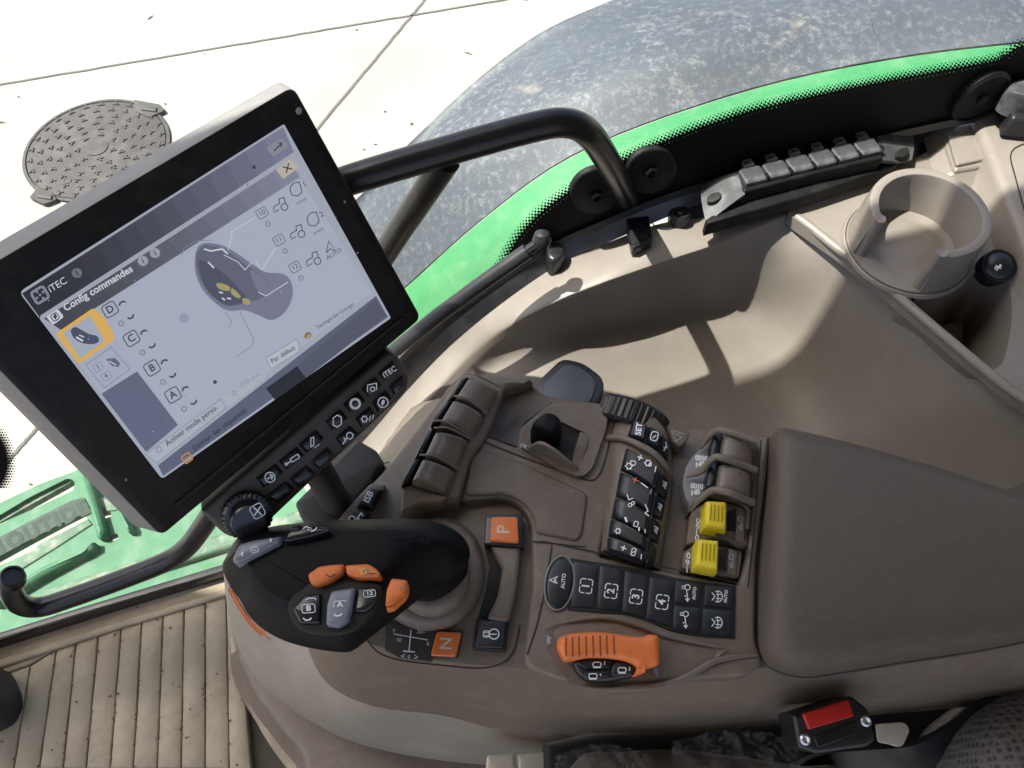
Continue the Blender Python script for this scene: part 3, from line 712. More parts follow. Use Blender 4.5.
# rear block, cover plates
slab('rear_block', rpoly([(974, 117, 4), (987, 107), (1012, 97), (1090, 84), (1500, 22), (1500, 480), (1090, 330), (1030, 262, 4), (1004, 196), (989, 156)], 6), HZ(2.012), 0, .022, M['liner'], t, .008, 5, .006)
slab('plate_seat', rpoly([(939, 122, 3), (974, 112, 3), (990, 165, 4), (955, 171, 4)], 4), HZ(2.012), 0, .012, M['liner'], t, .004, 4, .010)
slab('cover_plate', rpoly([(945, 124), (973, 117), (985, 159), (957, 165)], 3), HZ(2.024), 0, .003, M['liner'], t, .0015)
cpx = rpoly([(1008, 150, 12), (1060, 130), (1060, 240), (1026, 216, 4)], 5)
i_ = Ink(HZ(2.034), .0004); i_.line(cpx, 1.4, M['seam'], True); i_.build('panel_seam', t)
cv_ = slab('storage_lid_frame', rpoly([(536, 382, 9), (562, 357, 8), (584, 362, 8), (605, 378, 9), (603, 398), (590, 412), (540, 410)], 7), HZ(1.955), -.08, 0, M['sill'], t, .003)
slab('storage_lid', rpoly([(543, 384, 8), (566, 363, 6), (582, 367, 7), (597, 381, 8), (592, 400), (580, 408), (545, 402)], 6), HZ(1.955), 0, .003, M['mirrorlid'], cv_, .001)
# panel seam on the front part of the liner
ps = thing('power_socket', P(998, 265, 2.0), 'round black power socket with a chrome rim beside the cup holder', 'power socket')
ax = V((-.12, -.35, .9)).normalized(); q = P(997, 267, 2.020)
lathe('rim', [(.0125, -.012), (.0135, .002), (.0125, .004), (.0110, .004), (.0108, .002)], q, ax, M['blackgloss'], ps, 40)
lathe('cap', [(.0105, 0), (.0105, .004), (.009, .0055), (.002, .0065)], q, ax, M['key'], ps, 36)
i_ = Ink(Pl(q, ax), .0068); i_.local(998, 267, 5.5, 20, [[(-.7, -.2), (-.2, .3), (.1, -.1), (.6, .3)], [(-.5, -.5), (0, -.1), (.5, -.4)], [(.3, .1), (.7, 0)]], 1.3, M['white']); i_.build('symbol', ps)
bk = thing('pivot_bracket', P(1012, 110, 2.036), 'black pivot bracket with two screws on the rear block of the console', 'bracket')
slab('base', rpoly([(996, 106), (1010, 98), (1050, 92), (1050, 128), (1018, 134), (1008, 128)], 3), HZ(2.034), 0, .004, M['black'], bk, .0012)
slab('post', rpoly([(1008, 84), (1050, 78), (1050, 122), (1012, 118)], 4), HZ(2.034), .004, .022, M['black'], bk, .003)
dome('knob', [(1003, 98), (1006, 88), (1018, 82), (1040, 80), (1050, 95), (1040, 106), (1018, 106)], [(1020, 94), (1036, 92)], 2.05, 2.062, 2.072, M['dusty'], bk)
for x, y in ((1002, 108), (1018, 127)):
    lathe('screw', [(.0035, .004), (.0035, .006), (.0022, .0068), (.001, .0052)], P(x, y, 2.034), (0, 0, 1), M['steel'], bk, 16)
# tethered cap on the flange
ct = thing('tethered_cap', P(678, 220, 2.0), 'small black knurled cap on a wire ring beside the sill', 'cap')
q = P(678, 222, 2.003)
lathe('cap', [(.0085, 0), (.009, .002), (.009, .010), (.007, .0125), (.003, .0125), (.002, .014)], q, (0, 0, 1), M['black'], ct, 12, (22, .0006, 1, 2))
tube('tether', [q + V((math.cos(a) * .011, math.sin(a) * .009, .0035)) + V((-.012, -.001, 0)) for a in [i * .45 for i in range(15)]], .0005, M['black'], ct, 6, 3)
# strip of capped connectors
ss = thing('connector_strip', P(800, 185, 2.0), 'black strip of six hinged connector caps below the window border', 'connector strip')
slab('strip_body', rpoly([(735, 171, 3), (786, 157), (876, 135, 3), (884, 158, 3), (815, 173), (744, 192, 3)], 2), HZ(2.042), -.03, 0, M['matte'], ss, .002)
slab('front_face', [(744.5, 193), (815, 174.5), (883.5, 159), (899, 164), (884, 170), (812, 194), (744, 213), (707, 224), (706, 219)], HZ(2.030), -.014, .0, M['matte'], ss, .002)
patch('mounting_arm', [[(700, 186, 2.030), (718, 178, 2.038), (737, 171, 2.042)], [(702, 204, 2.029), (722, 196, 2.037), (741, 184, 2.0415)], [(706, 224, 2.026), (726, 208, 2.034), (745, 194, 2.040)]], M['dusty'], ss, 5, 5, .004)
patch('mounting_arm', [[(878, 136, 2.042), (896, 134, 2.036), (914, 134, 2.031)], [(880, 147, 2.0405), (898, 147, 2.034), (914, 148, 2.028)], [(884, 160, 2.039), (900, 162, 2.031), (912, 160, 2.026)]], M['dusty'], ss, 5, 5, .004)
sp_ = HZ(2.0)
for x, y, rx in ((714, 197, 8), (903, 152, 7)):
    pl_ = Pl(P(x, y, 2.0355 if x < 800 else 2.0335), (-.3 if x < 800 else .3, 0, 1)); slab('arm_eye', ell(x, y, rx, 4.2, 16, -25), pl_, -.004, .0014, M['seam'], ss, .0003)
o0 = P(751.5, 176.5, 2.042); st = (P(865.5, 148.5, 2.042) - o0) / 5
for i in range(6):
    c = o0 + st * i; u = st.normalized(); w = V((-u.y, u.x, 0)); tl = random.uniform(-.0004, .0006)
    def wp(a, b_, h): return c + u * a + w * b_ + V((0, 0, h))
    hw = st.length * .455
    if i == 0:
        def blk(nm, o_, h0, h1, parent, mt):
            p2 = [V(q) for q in o_]; R = [[wp(a_.x, a_.y, h1) for a_ in inset2(p2, .0012)], [wp(a_.x, a_.y, h1 - .001) for a_ in p2], [wp(a_.x, a_.y, h0) for a_ in p2]]
            return loft(nm, R, mt, parent, org=c)
        f0 = blk('connector_cap', rpoly([(-hw, -.0088), (hw, -.0088), (hw, .0060), (hw * .55, .0075), (-hw * .55, .0075), (-hw, .0060)], .0012), .0002, .0042, ss, M['dusty'])
        p2 = [V(q) for q in rpoly([(-.0046, .0062), (.0046, .0062), (.0040, .0130), (-.0040, .0130)], .0012)]; q2 = [V(q) for q in rpoly([(-.0024, .0096), (.0024, .0096), (.0022, .0112), (-.0022, .0112)], .0004)]
        f1 = loft('pull_tab', [[wp(a_.x, a_.y, .0060) for a_ in q2], [wp(a_.x, a_.y, .0060) for a_ in p2], [wp(a_.x, a_.y, .0036) for a_ in p2], [wp(a_.x, a_.y, .0036) for a_ in q2], [wp(a_.x, a_.y, .0060) for a_ in q2]], M['dusty'], f0, False, False, org=c)
        f2 = blk('hinge_clip', rpoly([(hw - .002, -.0085), (hw + .002, -.0085), (hw + .0016, -.0035), (hw - .0012, -.003)], .0006), .0005, .0052, f0, M['blackgloss'])
        kids = [f1, f2]
    else:
        g = f0.copy(); C.objects.link(g); g.parent = ss; g.location = f0.location + st * i
        for k_ in kids:
            h = k_.copy(); C.objects.link(h); h.parent = g

# ------------------------------------------------------------------ pedestal carrying the armrest
t = thing('console_pedestal', P(300, 690, 1.49), 'dusty beige plastic pedestal standing on the mat below the joystick', 'pedestal')
rows = [[(250, 520, 1.80), (282, 560, 1.80), (312, 625, 1.80), (340, 660, 1.80), (385, 690, 1.80), (445, 704, 1.80), (505, 722, 1.80), (570, 735, 1.80)],
        [(233, 545, 1.765), (252, 606, 1.765), (283, 650, 1.76), (322, 690, 1.76), (365, 714, 1.76), (432, 728, 1.76), (495, 741, 1.77), (570, 748, 1.78)],
        [(226, 560, 1.74), (238, 622, 1.73), (266, 671, 1.715), (306, 707, 1.71), (356, 731, 1.71), (430, 744, 1.72), (495, 752, 1.73), (570, 757, 1.75)],
        [(223, 565, 1.70), (232, 630, 1.69), (259, 682, 1.665), (301, 715, 1.66), (354, 741, 1.66), (428, 754, 1.67), (495, 760, 1.69), (570, 764, 1.72)],
        [(238, 590, 1.60), (248, 645, 1.58), (272, 690, 1.57), (312, 722, 1.57), (362, 744, 1.57), (430, 757, 1.58), (495, 763, 1.60), (570, 767, 1.64)],
        [(262, 610, 1.50), (268, 660, 1.49), (288, 700, 1.49), (325, 730, 1.49), (372, 749, 1.49), (435, 762, 1.49), (500, 768, 1.5), (570, 772, 1.52)]]
patch('shell', rows, M['pedestal'], t, 6, 5, .003, ang=50)
pk = Pl(P(275, 640, 1.757), (P(250, 610, 1.757) - P(320, 685, 1.757)).cross(P(275, 660, 1.742) - P(300, 640, 1.77)))
if pk.n.z < 0: pk = Pl(pk.o, -pk.n)
slab('base_plinth', cat_closed([(235, 650), (250, 690), (275, 725), (300, 755), (330, 790), (600, 800), (600, 760), (480, 752), (390, 735), (310, 700), (265, 650)], 4), HZ(1.49), 0, .05, M['taupe'], t, .012, 4, .02)
slab('plinth_trim', cat_closed([(228, 640), (240, 690), (262, 735), (285, 768), (310, 800), (340, 800), (300, 752), (276, 722), (252, 688), (240, 640)], 4), HZ(1.49), 0, .012, M['mat'], t, .008)
# ------------------------------------------------------------------ armrest console
con = thing('armrest_console', P(620, 560, 1.86), 'brown plastic armrest console crowded with switches, levers and a padded armrest', 'armrest console')
T = [(462, 375), (522, 379), (548, 394), (600, 402), (640, 412), (668, 427), (700, 427), (770, 434), (840, 445), (1024, 505), (1130, 535), (1130, 620), (1024, 642), (900, 657), (790, 668), (700, 672), (620, 675), (550, 672), (500, 668), (440, 662), (395, 652), (360, 640), (340, 612), (330, 570), (338, 530), (362, 493), (392, 460), (432, 408)]
Mm = [None] * 8 + [None, None, (1130, 560), (1130, 684), (1024, 686), (900, 696), (790, 706), (700, 713), (620, 714), (550, 708), (500, 700), (440, 687), (392, 674), (346, 655), (318, 622), (310, 575), (322, 525), (350, 485), (382, 452), (424, 402)]
Bb = [None] * 8 + [None, None, (1130, 600), (1130, 700), (1024, 703), (900, 713), (790, 723), (700, 731), (620, 733), (550, 733), (500, 730), (440, 715), (376, 707), (328, 684), (306, 640), (303, 580), (318, 525), (348, 485), (380, 452), (422, 402)]
def ringw(spec, z, base):
    out = []
    for s, b in zip(spec, base): out.append(tuple(P(s[0], s[1], z)) if s else (b[0], b[1], z))
    return out
r0 = ringw(T, 1.988, T); r1 = ringw(Mm, 1.935, r0); r2 = ringw(Bb, 1.865, r1)
def sm3(r): return [V(p) for p in cat_closed(r, 4)]
r0, r1, r2 = sm3(r0), sm3(r1), sm3(r2); cen = V((sum(p.x for p in r0) / len(r0), sum(p.y for p in r0) / len(r0), 0))
def inw(r, d, z):
    p2 = inset2([(p.x, p.y) for p in r], d); return [V((p.x, p.y, z)) for p in p2]
loft('body', [inw(r0, .004, 1.988), inw(r0, .001, 1.9868), [p - V((0, 0, .005)) for p in r0], [a.lerp(b, .3) + V((0, 0, -.004)) for a, b in zip(r0, r1)], [a.lerp(b, .65) for a, b in zip(r0, r1)], r1, [a.lerp(b, .5) for a, b in zip(r1, r2)], r2, inw(r2, .03, 1.85)], M['taupe'], con, ang=50)
# main raised deck
Dk = HZ(2.0)
deckpx = rpoly([(460, 500, 6), (470, 458, 3), (486, 434, 3), (516, 446, 2), (518, 428, 6), (549, 402, 3), (562, 399), (600, 402), (632, 411, 3), (618, 470, 3), (600, 556, 2), (655, 569, 2), (738, 584, 3), (745, 560, 2), (760, 436, 3), (771, 435, 3), (768, 470), (757, 560), (756, 640, 8), (764, 664, 8), (745, 676, 8), (700, 678, 30), (640, 684, 30), (570, 682, 30), (548, 676, 16), (524, 664, 10), (525, 640), (532, 580), (531, 520, 10), (519, 503, 12), (503, 496, 10)], 3, 4)
slab('top_deck', deckpx, Dk, -.014, 0, M['taupe'], con, .0035, 4)
patch('lever_scoop', [[(484, 435, 2.0), (500, 440, 2.0), (518, 447, 2.0)], [(490, 418, 1.994), (506, 424, 1.9915), (520, 428, 1.997)], [(498, 398, 1.994), (518, 404, 1.9915), (536, 414, 1.997)], [(510, 380, 1.996), (528, 384, 1.996), (551, 403, 2.0)]], M['taupe_dark'], con, 4, 4, .002)
slab('lever_block', rpoly([(461, 373, 8), (520, 378, 4), (534, 380, 3), (505, 388, 2), (487, 434, 6), (470, 459, 4), (459, 499, 5), (447, 503, 6), (408, 490, 6), (398, 487, 8), (417, 452), (438, 408)], 5), HZ(2.006), -.02, 0, M['taupe'], con, .004, 4)
pk_out = rpoly([(520, 446, 4), (522, 430, 10), (551, 406, 5), (575, 402, 12), (608, 409, 6), (607, 425), (592, 470, 10), (580, 477, 8), (561, 470)], 5)
pk_hole = rpoly([(530, 440, 3), (549, 416, 4), (586, 433, 3), (587, 440, 5), (577, 464, 3), (560, 456), (534, 449, 3)], 3)
pocket = holed('joystick_pocket', pk_out, [pk_hole], HZ(2.0045), -.006, 0, M['taupe_panel'], con)
slab('pocket_floor', [(528, 440), (549, 414), (590, 432), (578, 467), (531, 450)], HZ(2.0008), -.003, 0, M['seam'], pocket, .0002)
patch('thumb_ledge', [[(571, 465, 2.0035), (578, 466, 2.004)], [(576, 446, 2.008), (586, 448, 2.006)], [(580, 432, 2.005), (588, 434, 2.0045)]], M['taupe'], pocket, 5, 5, .003)
patch('front_fence', [[(529, 446, 2.008), (540, 441, 2.020), (553, 447, 2.021), (566, 457, 2.016), (578, 467, 2.007)], [(530, 451, 2.003), (541, 452, 2.003), (553, 457, 2.003), (566, 464, 2.003), (579, 470, 2.003)]], M['taupe'], pocket, 5, 3, .002)
mj = dome('mini_joystick', [(531, 429), (537, 422), (546, 417), (556, 419), (562, 428), (559, 438), (549, 441), (539, 438), (532, 434)], [(546, 426), (551, 429)], 2.001, 2.014, 2.028, M['rubber'], con, prof=2.6)
lp = rpoly([(471, 459, 3), (480, 449, 5), (520, 461), (562, 481), (588, 493, 6), (582, 535, 6), (576, 540, 4), (536, 532, 3), (533, 514, 10), (522, 501, 12), (506, 493, 9), (464, 495, 6)], 4)
slab('storage_lid', lp, Dk, -.001, .0028, M['taupe_panel'], con, .002, 3)
# seams and the joystick well
i_ = Ink(Dk, .0006)
i_.line(cat_open([(617, 413), (611, 436), (605, 460), (598, 476), (588, 480), (560, 471), (520, 456), (483, 441)], 5), 1.3, M['seam'])
i_.line([(552, 545), (545, 590), (537, 625), (527, 655)], 1.4, M['seam'])
i_.line([(532, 541), (586, 547)], 1.2, M['seam'])
i_.line([(538, 543), (542, 541), (600, 553), (660, 566), (738, 583)], 1.2, M['seam'])
i_.line([(610, 436), (626, 440)], 1.2, M['seam'])
i_.line([(761, 440), (757, 500), (749, 578), (748, 588)], 1.2, M['seam'])
i_.build('panel_seam', con)
WL = HZ(1.9885)
i_ = Ink(WL, .0004)
i_.line(cat_open([(366, 638), (378, 652), (400, 660), (440, 665), (480, 668), (502, 663), (514, 650), (520, 625)], 6), 1.5, M['seam'])
i_.line([(392, 628), (391, 652), (398, 657), (425, 660)], .9, M['seam'])
i_.line([(370, 483), (372, 466), (390, 462)], 1.0, M['seam'])
i_.build('panel_seam', con)
slab('well_bridge', rpoly([(490, 545, 3), (521, 546, 3), (517, 590), (509, 622, 6), (486, 619, 6), (497, 596), (502, 568)], 3), HZ(1.998), -.014, 0, M['taupe'], con, .003, 4)
slab('well_slot', [(484, 545), (501, 545), (503, 568), (497, 596), (487, 618), (478, 617), (486, 590), (489, 565)], HZ(1.9895), -.002, 0, M['seam'], con, .0004)
slab('shift_plate', rpoly([(385, 622, 3), (437, 628), (432, 662), (400, 658), (384, 650)], 3), WL, -.001, .0014, M['taupe_dark'], con, .0006)
i_ = Ink(WL, .002); w = M['white']
i_.line([(394, 634), (428, 640)], 1.0, w); i_.line([(411, 630), (409, 651)], 1.2, w); i_.line([(403, 651), (415, 652)], 1.6, w)
i_.text('F', 394, 631, 5, -5, w); i_.text('20+', 421, 632, 5.5, -8, w); i_.text('R', 428, 644, 5, -5, w); i_.text('50', 399, 640, 5, -5, w); i_.text('0', 409, 657, 5.5, -5, w)
i_.local(403, 656, 3, -5, [[(.6, .6), (-.6, 0), (.6, -.6)]], .9, w); i_.local(416, 657, 3, -5, [[(-.6, .6), (.6, 0), (-.6, -.6)]], .9, w)
i_.build('shift_pattern', con)
bt = dome('joystick_boot', [(376, 575), (382, 545), (400, 524), (428, 516), (458, 522), (478, 542), (484, 572), (478, 600), (458, 622), (428, 630), (400, 622), (382, 604)], [(430, 573)], 1.9885, 1.993, 2.0, M['taupe'], con, prof=3.2)
dome('boot_fold', [(392, 573), (397, 550), (412, 536), (430, 530), (452, 536), (466, 550), (470, 573), (465, 596), (450, 610), (430, 615), (412, 610), (397, 596)], [(432, 570)], 1.998, 2.004, 2.012, M['taupe'], bt, prof=3)
# orange tiles and lock switch
def tile(nm, frame, px, z0, h, mt, glyph, fm):
    pl = HZ(z0); f = slab(nm + '_frame', frame, pl, -.006, h * .55, fm, con, .0008, round_=2)
    k_ = slab(nm, px, pl, 0, h, mt, f, .001, round_=3)
    return pl, f
pl, f = tile('park_button', [(486, 515), (523, 514), (524, 547), (484, 544)], [(491, 516.5), (517.5, 516.5), (519, 543), (490, 541)], 1.998, .004, M['orange'], 'P', M['blackgloss'])
i_ = Ink(pl, .0042); i_.text('P', 504, 529.5, 18, 88, M['cream'], .015); i_.build('lettering', f)
pl, f = tile('neutral_button', [(435, 629.5), (463.5, 630.5), (457.5, 658), (428.5, 657)], [(436.5, 631), (461.8, 632), (456, 656.5), (430.5, 655.5)], 1.9885, .003, M['orange'], 'N', M['black'])
i_ = Ink(pl, .0032); i_.text('N', 446.5, 643.5, 17, 86, M['cream'], .01); i_.build('lettering', f)
pl, f = tile('lock_switch', [(476, 618), (509, 619.5), (505.5, 650.5), (472, 648.5)], [(478, 620), (506.8, 621), (503.5, 648), (474.5, 646.5)], 1.992, .0045, M['key'], '', M['seam'])
i_ = Ink(pl, .0047); i_.ring(494, 634, 5, 1.2, w); i_.line([(490, 634), (497, 634.3)], 1.1, w); i_.box(486.5, 634, 6, 6, 0, 1.1, w, 1.5); i_.line([(484, 632.6), (489, 632.8)], .8, w); i_.line([(484, 635.4), (489, 635.6)], .8, w); i_.build('symbol', f)

# ------------------------------------------------------------------ four finger levers at the front, two at the rear
def lever(quad, side, parent, z0=2.004, z1=2.015, hi=2.021):
    r_ = slab('lever_guard', rpoly([quad[0], quad[1], quad[2], quad[3]], 4), HZ(z0 + .004), -.006, 0, M['taupe_dark'], parent, .001)
    def sh(a, b, t_): return (a[0] + (b[0] - a[0]) * t_, a[1] + (b[1] - a[1]) * t_)
    q = [sh(sh(quad[i], quad[(i + 2) % 4], .035), quad[i], .0) for i in range(4)]
    l_ = pillow('finger_lever', q, z0, (hi, z1, z1, hi), M['lever'], parent, 14, 26, arch=.004, ang=45)
    slab('lever_side', side, HZ(z0 + .012), -.014, 0, M['blackgloss'], l_, .002, round_=2)
lever([(467, 377), (499, 390), (485, 413), (453, 398)], [(462, 377), (469, 376), (455, 398), (446, 402)], con)
lever([(452, 398), (486, 414.5), (471, 437), (438, 421)], [(446, 401), (453, 398), (439, 421), (430, 426), (432, 418)], con)
lever([(434, 430), (469, 438), (457, 469), (422, 456)], [(427, 430), (435, 428), (422, 456), (413, 460)], con)
lever([(421, 457), (457, 470.5), (446, 495), (409, 481)], [(413, 459), (421, 457), (409, 481), (401, 487), (401, 480)], con)
for rail in ([(468, 374), (478, 376), (502, 388)], [(454, 396), (466, 398), (487, 413)], [(433, 421), (446, 422), (471, 437)], [(434, 428), (448, 428), (471, 439)], [(420, 455), (434, 456), (459, 469)]):
    tube('guard_rib', [P(x, y, z) for (x, y), z in zip(rail, (2.024, 2.028, 2.02))], .0007, M['taupe'], con, 8, 5)
slab('lever_cheek', rpoly([(401, 486, 3), (412, 483, 6), (448, 496, 3), (443, 502, 4), (420, 504, 10), (400, 514, 3)], 3), HZ(2.012), -.014, 0, M['taupe'], con, .003, 4)
patch('well_arch', [[(399, 516, 1.99), (410, 506, 1.996), (430, 501, 2.0), (450, 502, 2.002), (462, 500, 2.001)], [(402, 522, 1.989), (413, 512, 1.99), (432, 508, 1.99), (452, 508, 1.99), (466, 506, 1.99)]], M['taupe_dark'], con, 5, 4, .002)
ib = slab('switch_pad', rpoly([(371, 482, 4), (386, 484, 3), (383, 495, 3), (366, 528, 3), (330, 528, 3), (350, 504)], 3), HZ(1.99), -.03, .0035, M['taupe'], con, .002)
for q, s in (([(369, 485), (383, 487), (372, 508), (355, 505)], 1), ([(354, 507), (371, 510), (361, 530), (340, 527)], 0)):
    kk = pillow('rocker_switch', q, 1.99, 2.0, M['key'], ib, 8, 8)
    i_ = Ink(HZ(2.0), .0004)
    if s: i_.text('ISB', 368.5, 497, 9.5, 64, w, .02)
    else:
        i_.ring(352, 519, 3, 1.1, w); i_.line([(355, 522), (361, 513), (363, 516)], 1.2, w); i_.line([(357, 517), (360, 520)], 1, w)
    i_.build('symbol', kk)
i_ = Ink(HZ(2.0045), .0003); i_.text('OK', 523.5, 446, 5, -20, w); i_.build('symbol', con)

# ------------------------------------------------------------------ knurled wheel and the rounded keypad column
wa = P(646, 409, 2.0) - P(634, 440, 1.998); wa = V((wa.x, wa.y, .0)).normalized(); wa = (wa + V((0, 0, .28))).normalized()
wc = P(630, 425, 1.991)
lathe('scroll_wheel', [(.0235, -.004), (.0258, -.002), (.0258, .0115), (.0238, .0135), (.016, .0135)], wc, wa, M['black'], con, 60, (34, .0009, 1, 2), ang=25)
top_ = [(617, 409, 1.998), (628, 406, 2.008), (640, 410, 2.013), (655, 418, 2.013), (666, 431, 2.007), (672, 440, 1.992)]
mid_ = [(610, 437, 1.9995), (622, 436, 2.008), (640, 442, 2.013), (658, 452, 2.012), (671, 470, 2.004), (673, 484, 1.99)]
bo_ = [(601, 552, 1.9995), (608, 549, 2.004), (630, 557, 2.008), (648, 563, 2.006), (656, 567, 2.0), (660, 570, 1.99)]
m2_ = [(606, 490, 1.9995), (615, 491, 2.007), (634, 498, 2.011), (653, 509, 2.010), (665, 519, 2.002), (668, 524, 1.99)]
patch('keypad_column', [top_, [(a[0] * .5 + b[0] * .5, a[1] * .5 + b[1] * .5, a[2] * .5 + b[2] * .5) for a, b in zip(top_, mid_)], mid_, m2_, bo_], M['taupe'], con, 5, 4, .002, ang=60)
tube('column_ridge', [P(608, 438, 2.001), P(622, 438, 2.0125), P(640, 445, 2.0175), P(656, 455, 2.0165), P(668, 470, 2.009), P(672, 484, 1.996)], .0022, M['taupe'], con, 12, 6)
i_ = []
def ck(q, z, glyph=None):
    kk = pillow('key', q, min(z) - .006, z, M['key'], con, 8, 12)
    if glyph:
        cx = sum(p[0] for p in q) / 4; cy = sum(p[1] for p in q) / 4
        a, b_, d = P(*q[0], z[0]), P(*q[1], z[1]), P(*q[3], z[3]); n = (b_ - a).cross(d - a); n = n if n.z > 0 else -n
        mid = (P(*q[0], z[0]) + P(*q[1], z[1]) + P(*q[2], z[2]) + P(*q[3], z[3])) / 4
        I = Ink(Pl(mid, n), .0012); glyph(I, cx, cy); I.build('symbol', kk)
M['red_print'] = mat('red_print', (.6, .1, .05), .5, .05)
ck([(633.5, 417), (648.5, 422.5), (645.5, 441), (627.5, 435.5)], (2.0165, 2.0195, 2.0195, 2.0165), lambda I, x, y: I.text('SET', x + .2, y, 8, 82, w, .03))
def g_tank(I, x, y): I.box(x, y, 7, 9, 15, 1, w, 3); I.line([(x - 2, y + 2), (x + 2, y - 1)], 1, w)
ck([(649.5, 423), (661.5, 431), (660, 449), (646.5, 441.5)], (2.0195, 2.018, 2.018, 2.0195), g_tank)
ck([(662.5, 432), (670.5, 441.5), (668.5, 464), (661, 450)], (2.018, 2.013, 2.012, 2.018), lambda I, x, y: (I.line([(x - 2, y + 4), (x + 1, y - 1), (x, y - 5)], 1, w), I.line([(x - 2, y), (x + 2, y + 1)], 1, w)))
zr = (2.0155, 2.0185, 2.0175, 2.0145)
def gear(I, x, y, r): I.ring(x, y, r, 1, w); [I.line([(x + r * math.cos(a), y + r * math.sin(a)), (x + 1.5 * r * math.cos(a), y + 1.5 * r * math.sin(a))], .9, w) for a in [q * 1.047 for q in range(6)]]
def pm(I, x, y, m_=None): I.line([(x - 2.6, y - 1), (x + 2.6, y + 1)], 1.3, m_ or w); I.line([(x + 1, y - 2.6), (x - 1, y + 2.6)], 1.3, m_ or w)
def r1_(I, x, y): gear(I, 629, 466, 2.8); I.box(633, 463, 5, 4, 15, .9, w, 1); pm(I, 640, 457.5); gear(I, 648, 463, 2.6); I.ring(650, 465, 1.5, .8, w); I.line([(656, 466), (655, 472)], 1, w)
def r2_(I, x, y): pm(I, 635, 480, M['red_print']); I.line([(641, 483), (648, 488)], 1.3, w); I.line([(651.5, 489), (650.5, 494)], .8, M['grey_print'])
def r3_(I, x, y): I.line([(627, 494), (629, 500), (633, 498)], 1, w); I.ring(630, 505, 1.8, .9, w); I.ring(633, 503, 1.5, .9, w); I.line([(645, 504), (648, 511), (645, 513), (649, 516)], 1, w)
def r4_(I, x, y): gear(I, 618, 531, 2.2); I.line([(625, 517), (627, 522)], 2, w); I.box(636, 524, 4, 5, 15, .9, w, 1); I.line([(639, 527), (639, 531)], 1.4, w); I.line([(645, 529), (645, 533)], 1, w); pm(I, 623.5, 548 - .5) if 0 else None
def r5_(I, x, y): pm(I, 623.5, 548); I.box(633.5, 552, 4, 7, 15, .9, w, 1); I.line([(632, 553), (635, 551)], .8, w); I.line([(641.5, 554), (641, 559)], 1, w)
rowsL = [[(627, 444.5), (662, 469), (656.5, 489), (621.5, 467)], [(621, 468.5), (656, 490.5), (652, 512), (616.5, 493)], [(616, 494.5), (651.5, 513.5), (649, 535), (612, 515)], [(611.5, 516.5), (648.5, 536.5), (646.5, 549), (609, 533)], [(608.5, 534.5), (646.3, 550.5), (645, 562), (607, 549)]]
zL = [(2.016, 2.0185, 2.0175, 2.015), (2.015, 2.0175, 2.0165, 2.014), (2.014, 2.0165, 2.015, 2.012), (2.012, 2.0148, 2.014, 2.0108), (2.0106, 2.0138, 2.013, 2.0096)]
for q, z, g in zip(rowsL, zL, (r1_, r2_, r3_, r4_, r5_)): ck(q, z, g)
rowsR = [[(663.5, 470.5), (671, 479), (667, 500), (658, 491)], [(657.5, 492), (666.5, 501.5), (662.5, 522), (653.5, 513.5)], [(653, 514.5), (662.3, 523.5), (659, 545), (650.5, 537.5)], [(650, 538.5), (658.5, 546.5), (655.5, 566), (646.5, 562.5)]]
zR = [(2.0178, 2.010, 2.008, 2.017), (2.0168, 2.008, 2.006, 2.016), (2.0158, 2.006, 2.0045, 2.015), (2.0146, 2.0045, 2.003, 2.0135)]
def g_s(I, x, y): I.line([(x - 2, y - 4), (x + 2, y - 2), (x - 1, y + 1), (x + 1, y + 4)], 1, w); I.ring(x, y, 1.6, .8, w)
for q, z, g in zip(rowsR, zR, (g_s, g_s, g_s, None)): ck(q, z, g)
o = slab('warning_plate', rpoly([(666, 425, 2), (690, 432, 3), (687, 441, 4), (680, 447, 3), (672, 441)], 2), HZ(2.0), -.01, .003, M['taupe_panel'], con, .0012)
i_ = Ink(HZ(2.003), .0003); i_.line([(672, 432), (682, 437), (676, 441)], 1, M['grey_print'], True); i_.line([(671, 430), (684, 434)], .8, M['grey_print']); i_.build('symbol', o)

# ------------------------------------------------------------------ rear finger levers with scales, yellow levers
rb = slab('lever_frame', rpoly([(700, 452, 4), (708, 436, 6), (719, 430, 5), (758, 441, 4), (756, 503, 4), (750, 506, 4), (716, 492, 6), (700, 500, 4), (689, 512, 3), (688, 500)], 4), HZ(2.004), -.018, 0, M['taupe'], con, .002)
for q, s in (([(723, 432.5), (756, 442), (754.5, 470.5), (719.5, 458)], [(713.5, 435), (724, 432), (719.5, 458), (709.5, 456)]), ([(719, 462), (754.5, 472.5), (752.5, 501), (715, 488.5)], [(709.5, 460), (719, 461.5), (715, 488.5), (705.5, 487)])):
    lever(q, s, con)
slab('scale_disc', cat_closed([(708, 446), (697, 452), (687, 465), (683, 481), (685, 495), (690, 503), (698, 500), (708, 490), (711, 470)], 3), HZ(2.004), -.01, .0005, M['label'], con, .0008)
i_ = Ink(HZ(2.0045), .0006)
for bx, by in ((699, 461), (694.5, 489)):
    for j, s in enumerate(('0', '0', '1', '0')): i_.text(s, bx - 2 + j * 3, by - 3 + j * .3, 7, 0, w, .06)
    for j, s in enumerate(('1', '4', '8')): i_.text(s, bx - 2.5 + j * 3, by + 4 - j * .5, 7, 0, w, .06)
i_.build('scale_numerals', con)
